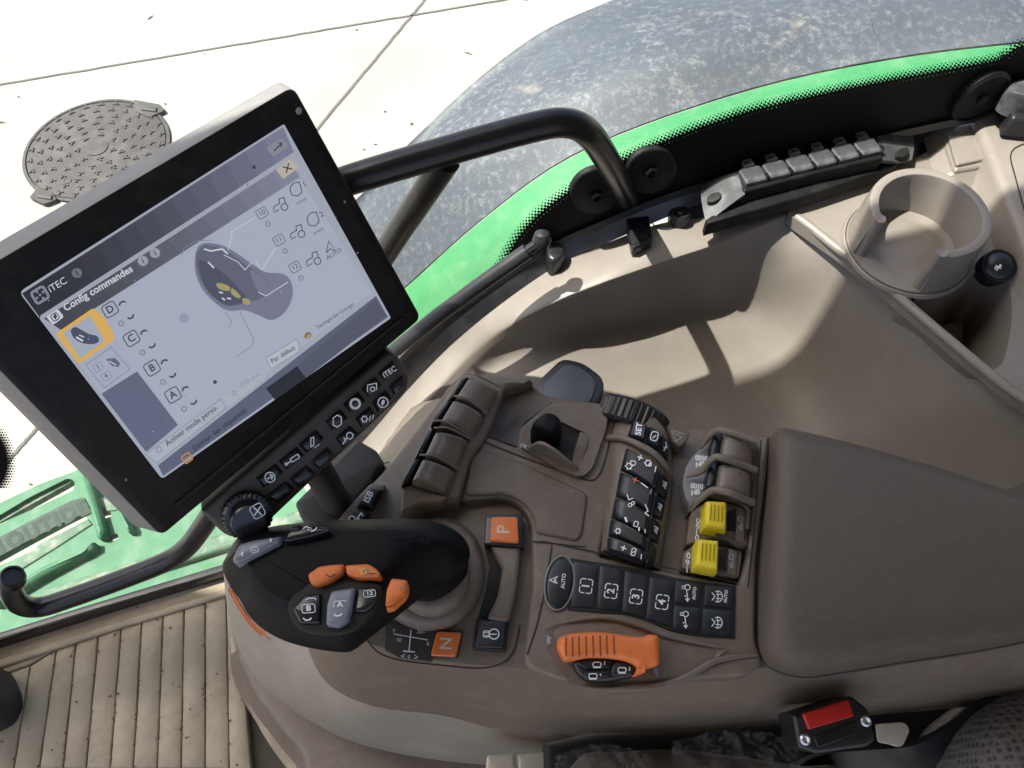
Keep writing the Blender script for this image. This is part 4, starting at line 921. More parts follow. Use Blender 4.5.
for pts in ([(687, 477), (700, 472), (709, 462), (716, 457), (726, 459), (756, 470.5)], [(691, 511), (699, 500), (709, 492), (717, 490), (730, 493), (753, 503)], [(701, 449), (708, 438), (716, 431), (726, 431), (757, 441)]):
    tube('lever_fin', [P(x, y, z) for (x, y), z in zip(pts, [2.008, 2.014, 2.02, 2.024, 2.026] + [2.018] * (len(pts) - 5))], lambda u: .0008 + .0016 * min(1, u * 4), M['taupe'], con, 10, 6)
M['yellow_dark'] = mat('yellow_groove', (.28, .2, .012), .6, .1)
def yl(base, slot, plate, quad, ic, nums):
    b_ = slab('lever_base', rpoly(base, 3), HZ(2.001), -.012, 0, M['taupe'], con, .001)
    slab('slot', slot, HZ(2.001), -.001, .0006, M['seam'], b_, .0002)
    p_ = slab('icon_plate', rpoly(plate, 2), HZ(2.001), 0, .002, M['taupe_panel'], b_, .0006)
    I = Ink(HZ(2.003), .0003); x, y = ic
    I.ring(x - .5, y - 5, 2.4, 1, M['grey_print']); I.line([(x, y - 3), (x + 1.5, y + 1), (x - 2, y + 2), (x + 1, y + 6)], 1, M['grey_print']); I.ring(x, y + 4, 1.8, .9, M['grey_print']); I.build('symbol', p_)
    I = Ink(HZ(2.001), .0004)
    for s, nx, ny in nums: I.text(s, nx, ny, 8.5, 0, w, .01)
    I.build('scale_numerals', b_)
    k_ = pillow('yellow_lever', quad, 2.0, (2.02, 2.02, 2.016, 2.016), M['yellow'], con, 16, 14, ang=45)
    q0 = [P(a_[0], a_[1], z_) for a_, z_ in zip(quad, (2.02, 2.02, 2.016, 2.016))]; yp = Pl((q0[0] + q0[1] + q0[2] + q0[3]) / 4, (q0[2] - q0[0]).cross(q0[3] - q0[1]) * (1 if (q0[2] - q0[0]).cross(q0[3] - q0[1]).z > 0 else -1))
    I = Ink(yp, .0006)
    for u in (.24, .41, .58, .75):
        a_ = [quad[0][j] + (quad[1][j] - quad[0][j]) * u for j in (0, 1)]; b2 = [quad[3][j] + (quad[2][j] - quad[3][j]) * u for j in (0, 1)]
        I.line([(a_[0] + (b2[0] - a_[0]) * v, a_[1] + (b2[1] - a_[1]) * v) for v in (.2, .76)], 1.2, M['yellow_dark'])
    I.build('grip_groove', k_)
yl([(691, 512), (704, 503), (750, 504), (747, 548), (742, 549), (716, 537), (686, 545)], [(727, 512), (736, 508), (735, 531), (725, 530)], [(737, 506), (747, 511), (744, 546), (735, 541)], [(706.5, 499), (728, 500), (727.5, 530), (704.5, 526)], (741, 524), (('0', 698, 521), ('9', 697.5, 527), ('0', 697, 538), ('1', 696.5, 533)))
yl([(684, 552), (698, 542), (743, 551), (739, 578), (682, 568)], [(719, 549), (728, 546), (726, 571), (718, 570)], [(729, 548), (738, 551), (736, 576), (727, 573)], [(698, 537), (720, 539), (719, 570), (695.5, 565.5)], (732, 562), (('0', 688.5, 556), ('9', 687.5, 563), ('1', 687, 570)))
for pts in ([(716, 533), (724, 537), (740, 546), (746, 544)], [(707, 569), (716, 571), (724, 574)], [(716, 491), (735, 500), (748, 510), (747, 530)]):
    tube('lever_rim', [P(x, y, 2.006) for x, y in pts], .002, M['taupe_dark'], con, 10, 5)

# ------------------------------------------------------------------ lower switch bar
BP = HZ(2.0)
bar = slab('switch_bar', [(570, 558), (636, 568), (678, 578), (736, 586), (735, 638.5), (700, 636), (671, 631), (648, 621), (625, 614), (568, 610)], BP, -.002, .0012, M['seam'], con, .0004)
ov = slab('oval_switch', ell(559.5, 583, 13.5, 26, 32, 8), BP, 0, .004, M['key'], con, .002)
tube('oval_rim', [P(x, y, 2.002) for x, y in ell(559.5, 583, 14.5, 27, 28, 8)] + [P(*ell(559.5, 583, 14.5, 27, 28, 8)[0], 2.002)], .0008, M['label'], ov, 8, 0)
i_ = Ink(BP, .0042); i_.local(554, 580, 4.6, 90, [[(-.8, -.8), (0, 1), (.8, -.8), (0, -.1), (-.8, -.8)]], 1.3, w); i_.text('AUTO', 563.5, 581, 5.4, 84, w, .02); i_.build('lettering', ov)
def sw(q, nm='switch', fn=None, h=.0024):
    kk = pillow(nm, q, 2.0, 2.0 + h, M['key'], con, 8, 22)
    if fn:
        I = Ink(BP, h + .0004); fn(I, sum(p[0] for p in q) / 4, sum(p[1] for p in q) / 4); I.build('symbol', kk)
def num(s, x, y):
    def fn(I, a, b_):
        I.text(s, x, y, 10.5, 84, w, .03)
        c_, q_ = math.cos(rad(8)), math.sin(rad(8))
        def tr(u, v): return (x + u * c_ - v * q_, y + u * q_ + v * c_)
        for seg in ([(-6, -1), (-6, -5.5), (-4.5, -7), (-.8, -7)], [(.8, -7), (4.7, -7), (6.2, -5.5), (6.2, -1)], [(-6, 1), (-6, 5.5), (-4.5, 7), (-.8, 7)], [(.8, 7), (4.7, 7), (6.2, 5.5), (6.2, 1)]): I.line([tr(u, v) for u, v in seg], 1, w)
    return fn
sw([(573, 559.5), (598.5, 563.5), (595.5, 609.5), (570.5, 607.5)], 'switch', num('1', 586, 586))
sw([(599.5, 563.7), (623.5, 568.5), (621, 612.5), (596.5, 609.7)], 'switch', num('2', 611, 591))
sw([(624.5, 568.7), (648.5, 574.8), (644.5, 618.5), (622, 612.8)], 'switch', num('3', 636, 596.5))
sw([(649.5, 575), (674.3, 579.5), (671.5, 628.5), (645.5, 619)], 'switch', num('4', 662, 602))
def trk(I, x, y, auto):
    I.ring(x - 1, y - 6, 2.6, .9, w); I.ring(x - 5, y - 6, 1.5, .8, w); I.line([(x - 2, y - 3), (x - 1, y + 2), (x - 4, y + 3)], .9, w); I.line([(x - 1, y + 3), (x - 1, y + 7)], 1, w); I.line([(x - 3, y + 5), (x - 1, y + 8), (x + 1, y + 5)], .9, w)
    if auto: I.text('AUTO', x + 6, y + 0, 4.6, 84, w, .02)
def drv(I, x, y, auto):
    I.line([(x - 1 + 4.5 * math.cos(a), y + 5.5 * math.sin(a)) for a in [q * .4 - 2.2 for q in range(12)]], .9, w); I.line([(x - 7, y - 4), (x - 4, y), (x - 7, y + 4)], .9, w); I.line([(x - 3, y - 2), (x + 2, y - 2)], .8, w); I.line([(x - 3, y + 2), (x + 2, y + 2)], .8, w); I.line([(x - 1, y - 6), (x - 1, y + 6)], .8, w)
    if auto: I.text('AUTO', x + 7, y + 0, 4.6, 84, w, .02)
sw([(675.3, 580), (703.5, 583.8), (701.5, 605.8), (673.5, 603.5)], 'switch', lambda I, x, y: trk(I, x, y, 1))
sw([(704.5, 584), (734.3, 587), (734.3, 609), (702.5, 606)], 'switch', lambda I, x, y: drv(I, x, y, 1))
sw([(673.5, 605), (701.4, 607.4), (700.3, 634.3), (671.8, 629.3)], 'switch', lambda I, x, y: trk(I, x, y + 1, 0))
sw([(702.4, 607.6), (734.2, 610.6), (733.5, 637.5), (701, 634.5)], 'switch', lambda I, x, y: drv(I, x + 1, y, 0))

# ------------------------------------------------------------------ orange throttle lever in its scoop
sc_ = patch('throttle_scoop', [[(545, 628, 2.001), (570, 622, 2.001), (610, 620, 2.001), (645, 627, 2.001), (690, 640, 2.001), (728, 650, 2.001)], [(545, 636, 2.0008), (572, 630, 1.9985), (612, 628, 1.996), (650, 634, 1.994), (690, 647, 1.996), (722, 654, 2.0008)], [(553, 660, 2.0008), (580, 664, 1.999), (620, 668, 1.996), (655, 668, 1.992), (690, 664, 1.9945), (712, 662, 2.0005)], [(570, 684, 1.9995), (590, 687, 1.9995), (625, 688, 1.9995), (660, 684, 1.9995), (690, 675, 1.9995), (708, 666, 2.0003)]], M['taupe'], con, 6, 6, .0018, ang=60)
tube('scoop_rim', [P(566, 622, 2.0015), P(590, 618, 2.002), P(612, 618, 2.002), P(635, 624, 2.002), P(668, 636, 2.002), P(722, 648, 2.0012)], lambda u: .0008 + .0012 * math.sin(math.pi * u), M['taupe'], con, 10, 6)
tube('scoop_rim', [P(582, 687, 1.9995), P(610, 689, 2.0), P(640, 688, 2.0), P(668, 684, 2.0), P(692, 674, 2.001), P(712, 662, 2.0015), P(735, 657, 2.001), P(757, 655, 2.001)], lambda u: .0008 + .0014 * math.sin(math.pi * u), M['taupe'], con, 10, 6)
op = [(557.5, 643, 4), (560, 635.5, 4), (571, 632.5), (592, 631), (607, 631.5), (627.5, 635), (642, 636.5), (652.5, 633, 3), (660, 635, 3), (661, 664, 4), (655.6, 667), (648, 667.5), (640, 675.5, 2), (634, 676, 2), (639, 668), (633, 663), (622, 659.5), (606, 657.5), (587, 657.5), (575, 660), (566, 661, 3), (560, 652)]
OPP = Pl(P(607, 650, 2.018), V((0, -.12, 1)))
th = slab('throttle_lever', rpoly(op, 5), OPP, -.018, 0, M['orange'], con, .0045, 5, ang=60)
bm = bmesh.new()
for x in (566, 572.5, 579, 586, 593, 600, 606.5, 613.5):
    y0 = 636 - .12 * (x - 566) + .0016 * (x - 566) ** 2
    a = OPP.hit(x, y0 + 1.5, .0001); c = OPP.hit(x + .5 + (x - 590) * .02, 656.5 - (2 if x > 600 else 0), .0001)
    t_ = (c - a); n_ = t_.cross(OPP.n).normalized() * .00045
    for hh in (0,):
        q = [a - n_, a + n_, c + n_, c - n_]; bm.faces.new([bm.verts.new(p) for p in q])
M['orange_dark'] = mat('orange_groove', (.22, .045, .01), .6, .1)
frombm('grip_groove', bm, M['orange_dark'], th, smooth=False)
pdp = HZ(2.010)
pad_ = slab('thumb_pad', rpoly([(572, 661), (587, 657.5), (606, 657), (624, 660), (638, 666), (639, 671), (633, 676), (606, 681), (587, 680), (577, 672)], 4), HZ(2.008), -.012, 0, M['black'], con, .003, 4)
def pads(nm, px, cx, cy, s):
    k_ = slab(nm, px, HZ(2.008), 0, .0025, M['key'], pad_, .0012, round_=3)
    I = Ink(HZ(2.0105), .0003); I.box(cx, cy, 8, 4.6, 0, 1, w, 2); I.line([(cx - 4, cy + 3.2), (cx + 4, cy + 3.2)], .8, w); I.text(s, cx + 7.5, cy - 1, 5, 0, w, .02); I.build('symbol', k_)
pads('pad_button', [(575, 662), (588, 658.5), (606, 658), (613, 660), (610, 668), (586, 669)], 597, 664.5, '1')
pads('pad_button', [(615, 661), (627, 662), (637, 667), (632, 674), (612, 675.5), (611, 669)], 622, 670, '2')
pads('pad_button', [(584, 671), (608, 670.5), (609, 676), (592, 679), (582, 675)], 593, 676, '+')
i_ = Ink(HZ(2.0), .0016)
i_.poly([(654, 668), (659, 667), (658, 672), (659, 675), (656, 678), (655, 673), (652, 673)], M['silver']); i_.local(549.5, 640, 5, 80, [[(-.9, 0), (-.3, .4), (.4, .3), (.9, .5)], [(-.6, -.3), (0, .1), (.6, -.2)]], 1.6, M['grey_print']); i_.build('symbol', con)

# ------------------------------------------------------------------ padded armrest
ap = [(772, 435), (797, 432), (905, 459), (1024, 496), (1150, 532), (1150, 600), (1024, 641), (902, 662), (842, 672), (806, 677), (777, 671), (760, 656), (757, 625), (759, 560), (766, 490)]
ap1 = [(773, 434), (798, 431), (906, 458), (1024, 495), (1150, 531), (1150, 602), (1024, 640), (902, 660), (842, 669), (806, 673), (779, 667), (763, 651), (760, 620), (762, 560), (768, 490)]
ap2 = [(780, 438), (803, 435), (908, 463), (1024, 500), (1150, 537), (1150, 598), (1024, 628), (902, 646), (842, 653), (808, 655), (788, 649), (776, 635), (773, 610), (775, 560), (779, 490)]
ap3 = [(799, 447), (815, 445), (912, 470), (1024, 507), (1150, 544), (1150, 588), (1024, 606), (902, 621), (850, 628), (818, 631), (800, 627), (789, 615), (786, 590), (789, 560), (794, 490)]
def rg(pts, z): return [V(p) for p in cat_closed([tuple(P(x, y, z)) for x, y in pts], 5)]
ra, rb_, rc_, rd_ = rg(ap, 1.99), rg(ap1, 2.022), rg(ap2, 2.036), rg(ap3, 2.0405)
pad = loft('armrest_pad', [inw(rd_, .004, 2.0411), rd_, [a.lerp(b_, .5) + V((0, 0, .0012)) for a, b_ in zip(rd_, rc_)], rc_, [a.lerp(b_, .5) + V((0, 0, .0025)) for a, b_ in zip(rc_, rb_)], rb_, ra], M['pad'], con, ang=60)
tube('piping', [p for p in ra[24:64]], .0016, M['taupe_dark'], pad, 8, 0)
# ------------------------------------------------------------------ multifunction joystick
jo = thing('joystick', P(430, 573, 2.0), 'black palm grip joystick with orange buttons leaning over the console', 'joystick')
go = [(224, 572), (230, 556), (241, 540), (262, 532), (285, 527), (333, 523), (380, 521), (420, 521), (448, 527), (465, 539), (470, 556), (460, 572), (436, 585), (413, 602), (388, 622), (366, 639), (354, 649), (343, 652.5), (310, 648), (285, 641), (264, 630), (249, 616), (240, 600), (232, 590)]
gp = cat_closed([(224, 572), (228, 560), (241, 540), (262, 532), (285, 527), (333, 523), (380, 521), (420, 521), (448, 527), (465, 539), (470, 556), (460, 572), (436, 586), (413, 603), (388, 623), (366, 640), (354, 649), (343, 652.5), (310, 648), (285, 641), (264, 630), (249, 616), (240, 600), (230, 586)], 3)
g0 = [P(x, y, 2.043) for x, y in gp]
def gr(d, z): return [V((u.x, u.y, z)) for u in inset2([(p.x, p.y) for p in g0], d)]
def tilt(r, k=.0): return [p + V((0, 0, -k * max(0, (p.x - P(400, 560, 2.05).x)))) for p in r]
grip = loft('grip', [tilt(gr(.022, 2.0735), .25), tilt(gr(.0165, 2.0725), .25), tilt(gr(.0125, 2.0695), .22), tilt(gr(.0045, 2.0575), .12), tilt(gr(.0012, 2.050), .05), g0, gr(.002, 2.034), gr(.010, 2.020)], M['rubber'], jo, ang=24)
dome('stem', [(395, 560), (410, 540), (435, 532), (460, 540), (466, 556), (455, 575), (430, 590), (405, 585)], [(432, 558)], 1.995, 2.035, 2.05, M['rubber'], grip, 6, 3)
o = slab('trigger', cat_closed([(229, 584), (233, 592), (241, 606), (251, 621), (268, 637), (262, 634), (246, 621), (236, 605), (229, 592)], 3), HZ(2.03), -.006, 0, M['orange'], jo, .002)
BPL = HZ(2.074)
well = slab('button_well', cat_closed([(303, 588), (312, 582), (345, 580), (372, 582), (381, 588), (378, 604), (368, 618), (352, 630), (330, 634), (308, 632), (294, 624), (288, 608), (292, 596)], 4), BPL, -.004, .0, M['seam'], grip, .0012)
def jb(nm, px, mt, h, r=3, bev=.002, d=.006): return slab(nm, rpoly(px, r), BPL, -d, h, mt, jo, bev, 4)
k_ = jb('thumb_rocker', [(307, 574), (318, 566), (330, 564), (343.5, 563.5, 1), (342, 572, 2), (330, 580), (316, 585), (310, 583)], M['orange'], .006)
i_ = Ink(BPL, .0063); i_.line([(325, 574), (330, 577), (336, 574)], 1, M['seam']); i_.poly(ell(342, 567, 1.2, 1, 8), M['red']); i_.build('symbol', k_)
k_ = jb('thumb_rocker', [(345, 564.5, 1), (368, 563), (376, 568), (381, 574), (378, 576.5, 1), (357, 577.5), (346, 573, 2)], M['orange'], .006)
i_ = Ink(BPL, .0063); i_.ring(363.5, 571.5, 2.6, .9, M['yellow']); i_.ring(366, 572, 2.6, .9, M['label']); i_.line([(358, 569), (362, 571)], .9, M['yellow']); i_.build('symbol', k_)
k_ = jb('side_button', [(391, 577.5), (407.5, 579.5), (406.5, 592), (393, 603, 2), (385, 605.5, 2), (386, 590)], M['orange'], .0045)
i_ = Ink(BPL, .0048); i_.line([(400, 589), (402.5, 587), (402, 590)], .9, M['label']); i_.build('symbol', k_)
bm = bmesh.new()
slab('accent_strip', rpoly([(386, 607.5), (392, 605.5), (405, 594), (405.5, 596.5), (393, 608), (386.5, 609.5)], 1), BPL, -.006, .001, M['orange'], grip, .0006)
k_ = jb('paddle_button', [(304.5, 594), (320.5, 593, 1), (319.5, 623, 1), (299, 623), (291.5, 608)], M['blackgloss'], .003)
i_ = Ink(BPL, .0034); i_.text('B', 308.5, 608.5, 7.5, 4, w, .04, 1.2); i_.box(308.5, 608.5, 13, 8.5, -4, .8, w, 2); i_.line([(306, 600), (309, 598.3), (315, 598.3), (316, 600)], 1.2, w); i_.line([(303, 618), (305.5, 620.2), (309.5, 619.8), (311.5, 618)], 1.5, w); i_.build('symbol', k_)
k_ = jb('paddle_button', [(331, 590.5), (355, 587), (350.5, 609), (347.5, 620), (337.5, 626), (325.5, 624.5), (326.5, 604)], M['silver'], .006)
i_ = Ink(BPL, .0064); i_.text('A', 340, 604.5, 7, 4, w, .04, 1.2); i_.line([(334, 601.5), (345, 600.5), (346, 602)], .8, w); i_.line([(334, 602), (333.5, 607)], .8, w); i_.line([(334, 614), (336, 616), (340, 615.5), (342, 613.5)], 1.5, w); i_.build('symbol', k_)
k_ = jb('paddle_button', [(357, 587), (378, 586), (376, 603), (364, 612), (353, 611)], M['blackgloss'], .0025)
i_ = Ink(BPL, .003); i_.text('12', 369.5, 593.5, 5.5, 8, w, .02, 1.2); i_.box(369.5, 593.5, 12, 6.5, -6, .7, w, 2); i_.build('symbol', k_)
RKP = Pl(P(256, 550, 2.068), (-.35, .6, .8)); TKP = Pl(P(308, 532, 2.064), (-.05, .62, .75))
k_ = slab('front_rocker', rpoly([(232, 556), (239, 543, 4), (253, 539, 3), (281, 535.5), (279, 542), (258, 553, 10), (238, 562), (232, 561.5)], 2), HZ(2.079), -.03, 0, M['silver'], jo, .003, 4)
i_ = Ink(HZ(2.079), .0003); i_.text('C', 254.5, 549.5, 5, 15, w, .02); i_.line([(243, 552), (241.5, 554), (243, 556)], 1.2, w); i_.line([(270, 538.5), (271.5, 540), (270, 542)], 1.2, w); i_.box(254.5, 549.5, 7, 6, -20, .6, w, 1.5); i_.build('symbol', k_)
k_ = slab('top_key', rpoly([(283, 541), (287, 531, 4), (296, 526, 3), (323, 526), (331, 530.5), (313, 536), (288, 541)], 2), HZ(2.079), -.03, 0, M['blackgloss'], jo, .002, 3)
i_ = Ink(HZ(2.079), .0003); i_.text('D', 309.5, 529, 4.5, 8, w, .02, 1.3); i_.line([(303, 529), (305, 527), (308, 526.6)], 1, w); i_.line([(317, 527), (315, 530), (311, 531.5)], 1, w); i_.build('symbol', k_)
slab('top_key', rpoly([(288, 530), (293, 524), (301, 524), (299, 530)], 2), HZ(2.081), -.03, 0, M['black'], jo, .002, 3)

# ------------------------------------------------------------------ touch screen
sc = thing('touch_screen', MO.hit(205, 300, -.02), 'large black framed touch screen showing a controls menu on a swivel mount', 'display')
front = [(-69, 300, 9), (293, 86, 10), (421, 318, 8), (161, 536, 9)]
back = [(-95, 296, 9), (283, 79, 12), (416, 322, 8), (139, 531, 12)]
def frm(px, h): return [MO.hit(x, y, h) for x, y in rpoly(px, 8, 5)]
def scal(px, s):
    cx = sum(p[0] for p in px) / 4; cy = sum(p[1] for p in px) / 4
    return [(cx + (p[0] - cx) * s, cy + (p[1] - cy) * s) + tuple(p[2:]) for p in px]
loft('housing', [frm(scal(front, .99), -.0005), frm(front, -.001), frm(back, -.012), frm(scal(back, .985), -.024), frm(scal(back, .80), -.036)], M['housing'], sc, ang=30)
loft('bezel', [frm(scal(front, .9955), .004), frm(scal(front, .998), .0036), frm(scal(front, 1.0), .0026), frm(scal(front, 1.0), -.0012)], M['bezel'], sc, ang=50)
slab('bezel_ledge', rpoly([(174, 506), (402, 318), (405, 321), (177, 510)], 1), MO, .003, .0052, M['bezel'], sc, .0008)
for x, y, r in ((299, 111, 3.2), (126, 480, 1.3), (345, 202, 1.2)): slab('sensor', ell(x, y, r, r * 1.15, 14), MO, .003, .0044, M['housing'], sc, .0003)
def L_(n, r, g, b_, s=.29): return lit('display_' + n, srgb(r, g, b_), s)
hd1, hd2, hd3 = L_('header', 48, 49, 60), L_('header_mid', 66, 68, 88), L_('header_light', 104, 106, 142)
edge = L_('edge', 165, 170, 184); bodyc = L_('body', 170, 177, 194); head2a = L_('title_bar', 72, 75, 84); head2b = L_('title_bar_mid', 86, 89, 108); head2c = L_('title_bar_light', 118, 122, 152)
xb = L_('close', 188, 180, 165); slate = L_('slate', 98, 103, 126); yel = L_('tab', 222, 175, 92); thumb = L_('thumb', 165, 174, 186); tab2 = L_('second_tab', 168, 175, 194); blob = L_('blob', 100, 102, 122); blob3 = L_('blob_dark', 82, 84, 102); dk = L_('ink', 64, 66, 78); faint = L_('faint', 132, 138, 156); wht = L_('white', 205, 208, 216); gold = L_('gold', 168, 156, 104); btn = L_('button', 172, 180, 190); strip_ = L_('strip', 92, 97, 118); stripd = L_('strip_dark', 36, 38, 44); oran = L_('orange', 190, 130, 70); blob2 = L_('blob_pale', 120, 123, 146)
D_ = Ink(MO, .0046)
D_.poly(rpoly([(19, 292, 6), (284, 124, 2), (391, 318, 2), (162, 479, 4)], 3), edge)
def glare_fade(q, c0, c1, nm, n=14, p=1.):  # sky glare along the bars, painted as stepped screen colours
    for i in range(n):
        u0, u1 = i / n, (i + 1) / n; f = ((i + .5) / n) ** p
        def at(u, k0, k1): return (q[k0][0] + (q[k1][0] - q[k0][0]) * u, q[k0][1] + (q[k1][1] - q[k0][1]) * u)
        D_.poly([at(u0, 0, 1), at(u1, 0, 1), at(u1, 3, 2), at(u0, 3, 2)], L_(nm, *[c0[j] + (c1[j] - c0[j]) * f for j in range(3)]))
glare_fade([(22, 293.5), (283, 127), (294, 152), (40, 318)], (44, 45, 52), (128, 130, 156), 'header', p=1.3)
D_.poly([(38, 318), (60, 304), (170, 455), (162, 462)], hd1); D_.poly([(158, 465), (376, 296), (388, 317), (163, 476)], strip_)
D_.poly([(266, 388.5), (297, 366), (306, 378), (275, 400)], stripd); D_.poly([(297, 366), (376, 300), (386, 316), (306, 378)], L_('strip_light', 84, 88, 104))
D_.poly(rpoly([(38, 317, 5), (293, 153.5, 3), (377, 294, 3), (156, 467, 4)], 3), edge)
glare_fade([(44, 318.5), (290, 160.5), (300, 177), (61, 330)], (66, 69, 76), (136, 139, 160), 'title_bar', p=1.2)
D_.poly([(61, 330.5), (300, 178), (372, 292), (163, 456)], bodyc)
D_.poly(rpoly([(276, 170), (290, 158.5), (299, 167.5), (283, 179)], 1.5), xb); D_.local(287.5, 168, 3.6, 31, [[(-1, -1), (1, 1)]], 1.3, dk); D_.local(287.5, 168, 3.6, 31, [[(-1, 1), (1, -1)]], 1.3, dk)
D_.poly(rpoly([(266, 148), (281, 138), (289, 146), (273, 157)], 2), L_('icon', 136, 142, 150)); D_.line([(274, 151), (282, 143)], 1.3, dk); D_.line([(278, 143), (282, 143), (281, 147)], 1, dk)
D_.poly([(252, 166), (255, 165), (256, 169), (253, 169)], dk); D_.poly([(246, 185), (248, 184.5), (248, 186)], dk)
D_.poly(rpoly([(55, 334, 1), (93, 308, 2), (103, 316, 3), (114, 334, 3), (114, 340, 2), (79, 364, 1)], 2), yel); D_.poly([(63, 333), (90, 315.5), (105, 341), (80, 358.5)], thumb)
D_.poly(cat_closed([(71, 330), (75, 327), (80, 329), (89, 334), (97, 336), (99, 341), (94, 344), (84, 343.5), (76, 340), (72, 335)], 3), L_('thumb_ink', 74, 80, 102)); D_.line([(76, 337), (83, 341)], 2, wht); D_.line([(79, 335), (84, 337)], 1.2, wht)
D_.poly([(79.5, 364), (114, 340), (137, 371), (101, 393.5)], tab2); D_.line([(86, 365), (111, 347), (130, 369), (104, 388)], .8, faint, True)
D_.text('1', 98, 367, 7, 31, dk); D_.text('4', 106, 376, 7, 31, dk); D_.box(98, 367, 9, 8, -31, .6, faint); D_.box(106.5, 376, 9, 8, -31, .6, faint)
D_.poly([(106, 359), (115, 358), (120, 363), (119, 367), (112, 366)], blob); D_.line([(109, 361), (116, 365)], 1, wht)
D_.poly([(101.5, 393.8), (137, 371.4), (178, 425), (146, 452)], slate)
for s, x, y in (('D', 110, 309.5), ('C', 131.5, 338.5), ('B', 152, 368), ('A', 173, 395)):
    D_.text(s, x, y, 10.5, 31, dk, .02); D_.box(x, y, 14, 13, -31, 1, dk, 3)
    for ox, oy, f_ in ((12, -6.5, 1), (21, 7.5, -1)):
        c0, c1 = x + ox, y + oy; D_.local(c0, c1, 4, 31, [[(-.9, -.25 * f_), (-.4, .25 * f_), (.4, .25 * f_), (.9, -.25 * f_)]], 1.7, dk)
    D_.ring(x + 11, y + 14, 2.4, 1.4, faint)
bl = cat_closed([(195, 257), (198, 247), (205, 243), (217, 244), (230, 249), (248, 261), (265, 272), (278, 273), (288, 277), (293, 290), (290, 304), (282, 315), (271, 320), (258, 315), (244, 310), (232, 311), (222, 308), (205, 293), (196, 275)], 3)
D_.poly(bl, blob2); D_.poly(cat_closed([(196, 258), (200, 248), (208, 245), (225, 250), (245, 264), (262, 276), (270, 288), (262, 298), (245, 303), (232, 306), (222, 304), (206, 289), (198, 273)], 3), blob)
D_.poly(cat_closed([(198, 262), (206, 262), (222, 272), (240, 290), (246, 300), (232, 305), (222, 303), (206, 289)], 3), blob3); D_.poly(cat_closed([(250, 270), (262, 277), (270, 288), (264, 296), (256, 288)], 3), blob2)
for pts in ([(217, 283), (224, 284), (230, 287), (229, 291), (222, 290), (217, 287)], [(232, 288), (238, 293), (241, 297), (237, 298), (231, 293)], [(243, 298), (250, 300), (249, 305), (243, 303)]): D_.poly(cat_closed(pts, 2), gold)
for pts in ([(204, 249), (211, 251), (222, 249), (228, 254)], [(219, 292), (223, 293)], [(208, 262), (214, 268)], [(227, 298), (231, 299)], [(222, 298), (225, 300)]): D_.line(pts, 1.6, wht)
for pts in ([(182, 255), (184, 248), (196, 241), (212, 240)], [(228, 250), (232, 236), (231, 232), (256, 217)], [(256, 262), (262, 270), (272, 254), (275, 248)], [(258, 292), (266, 296), (288, 282)], [(225, 312), (232, 322), (228, 327)], [(240, 312), (254, 340), (252, 346), (236, 357)], [(224, 255), (238, 262), (245, 270), (252, 262)]): D_.line(pts, .8, faint if pts[0][0] < 200 or pts[0][1] > 300 else wht)
for s, x, y in (('10', 262, 213), ('11', 279, 240), ('12', 295, 267)):
    D_.text(s, x, y, 7, 31, dk); D_.box(x, y, 10.5, 9.5, -31, .6, dk, 2); D_.ring(x + 6, y + 11, 2.2, 1.3, faint)
    tx, ty = x + 18, y - 7.5
    D_.ring(tx + 4.5, ty + 1.5, 3.4, .9, dk); D_.line([(tx - 6.5, ty + 5.5), (tx - 6, ty + 1), (tx - .5, ty - 2), (tx - 1, ty - 6.5), (tx + 4, ty - 8), (tx + 5.5, ty - 2)], .9, dk); D_.line([(tx - 6, ty + 7), (tx - 1, ty + 4)], .9, dk)
for x, y, s in ((296, 190, '1'), (313, 220, '2')):
    D_.line([(x - 5, y - 4), (x - 2, y - 7), (x + 3, y - 8), (x + 5, y - 3), (x + 6, y + 2), (x + 2, y + 6), (x - 4, y + 5), (x - 6, y)], .9, dk, True); D_.text(s, x + 8.5, y - 5.5, 8, 31, dk); D_.text('tr/min', x + 5.5, y + 11, 4.6, 31, dk)
D_.local(330, 247, 6, 12, [[(-.8, -.8), (0, 1), (.8, -.8), (0, -.3), (-.8, -.8)]], .9, dk); D_.text('AUTO', 334, 254, 6.2, 31, dk)
D_.text('iTEC', 57.5, 285, 10, 31, wht); D_.box(40, 295, 14, 13, -31, 2.6, faint, 3)
for a, b_ in ((-3, -3), (3, -3), (-3, 3), (3, 3), (0, 0)): D_.poly(ell(40 + a, 295 + b_, 1.4, 1.4, 8), faint)
D_.poly(ell(77, 273, 5.2, 5, 16), L_('info_dim', 110, 113, 128)); D_.text('i', 77, 273, 8, 31, hd1, .03)
D_.text('Config commandes', 98, 288.5, 10.2, 31, wht, .025); D_.poly(rpoly([(46, 317), (58, 309), (64, 317), (53, 325)], 2), wht); D_.box(55, 317, 7, 7, -31, 1, dk, 2); D_.poly([(53, 317), (55, 313), (57, 316), (56, 320)], dk)
for x, y in ((143, 261), (155, 253)): D_.poly(ell(x, y, 5.2, 5, 16), L_('info', 160, 163, 172)); D_.text('i', x, y, 8, 31, head2a, .03)
D_.poly([(146, 454), (221, 399), (226, 408), (157, 463)], btn); D_.line([(146, 454), (221, 399), (226, 408), (157, 463)], .7, faint, True); D_.text('Activer mode perso.', 191.5, 425.5, 7.6, 36.5, dk, .01); D_.ring(159, 449.5, 2.6, 1, faint)
D_.poly([(224, 397), (263, 369), (267, 377), (229, 406)], btn); D_.text('DIO auxi', 250, 380, 6, 36, faint); D_.ring(234, 393, 2, .8, faint)
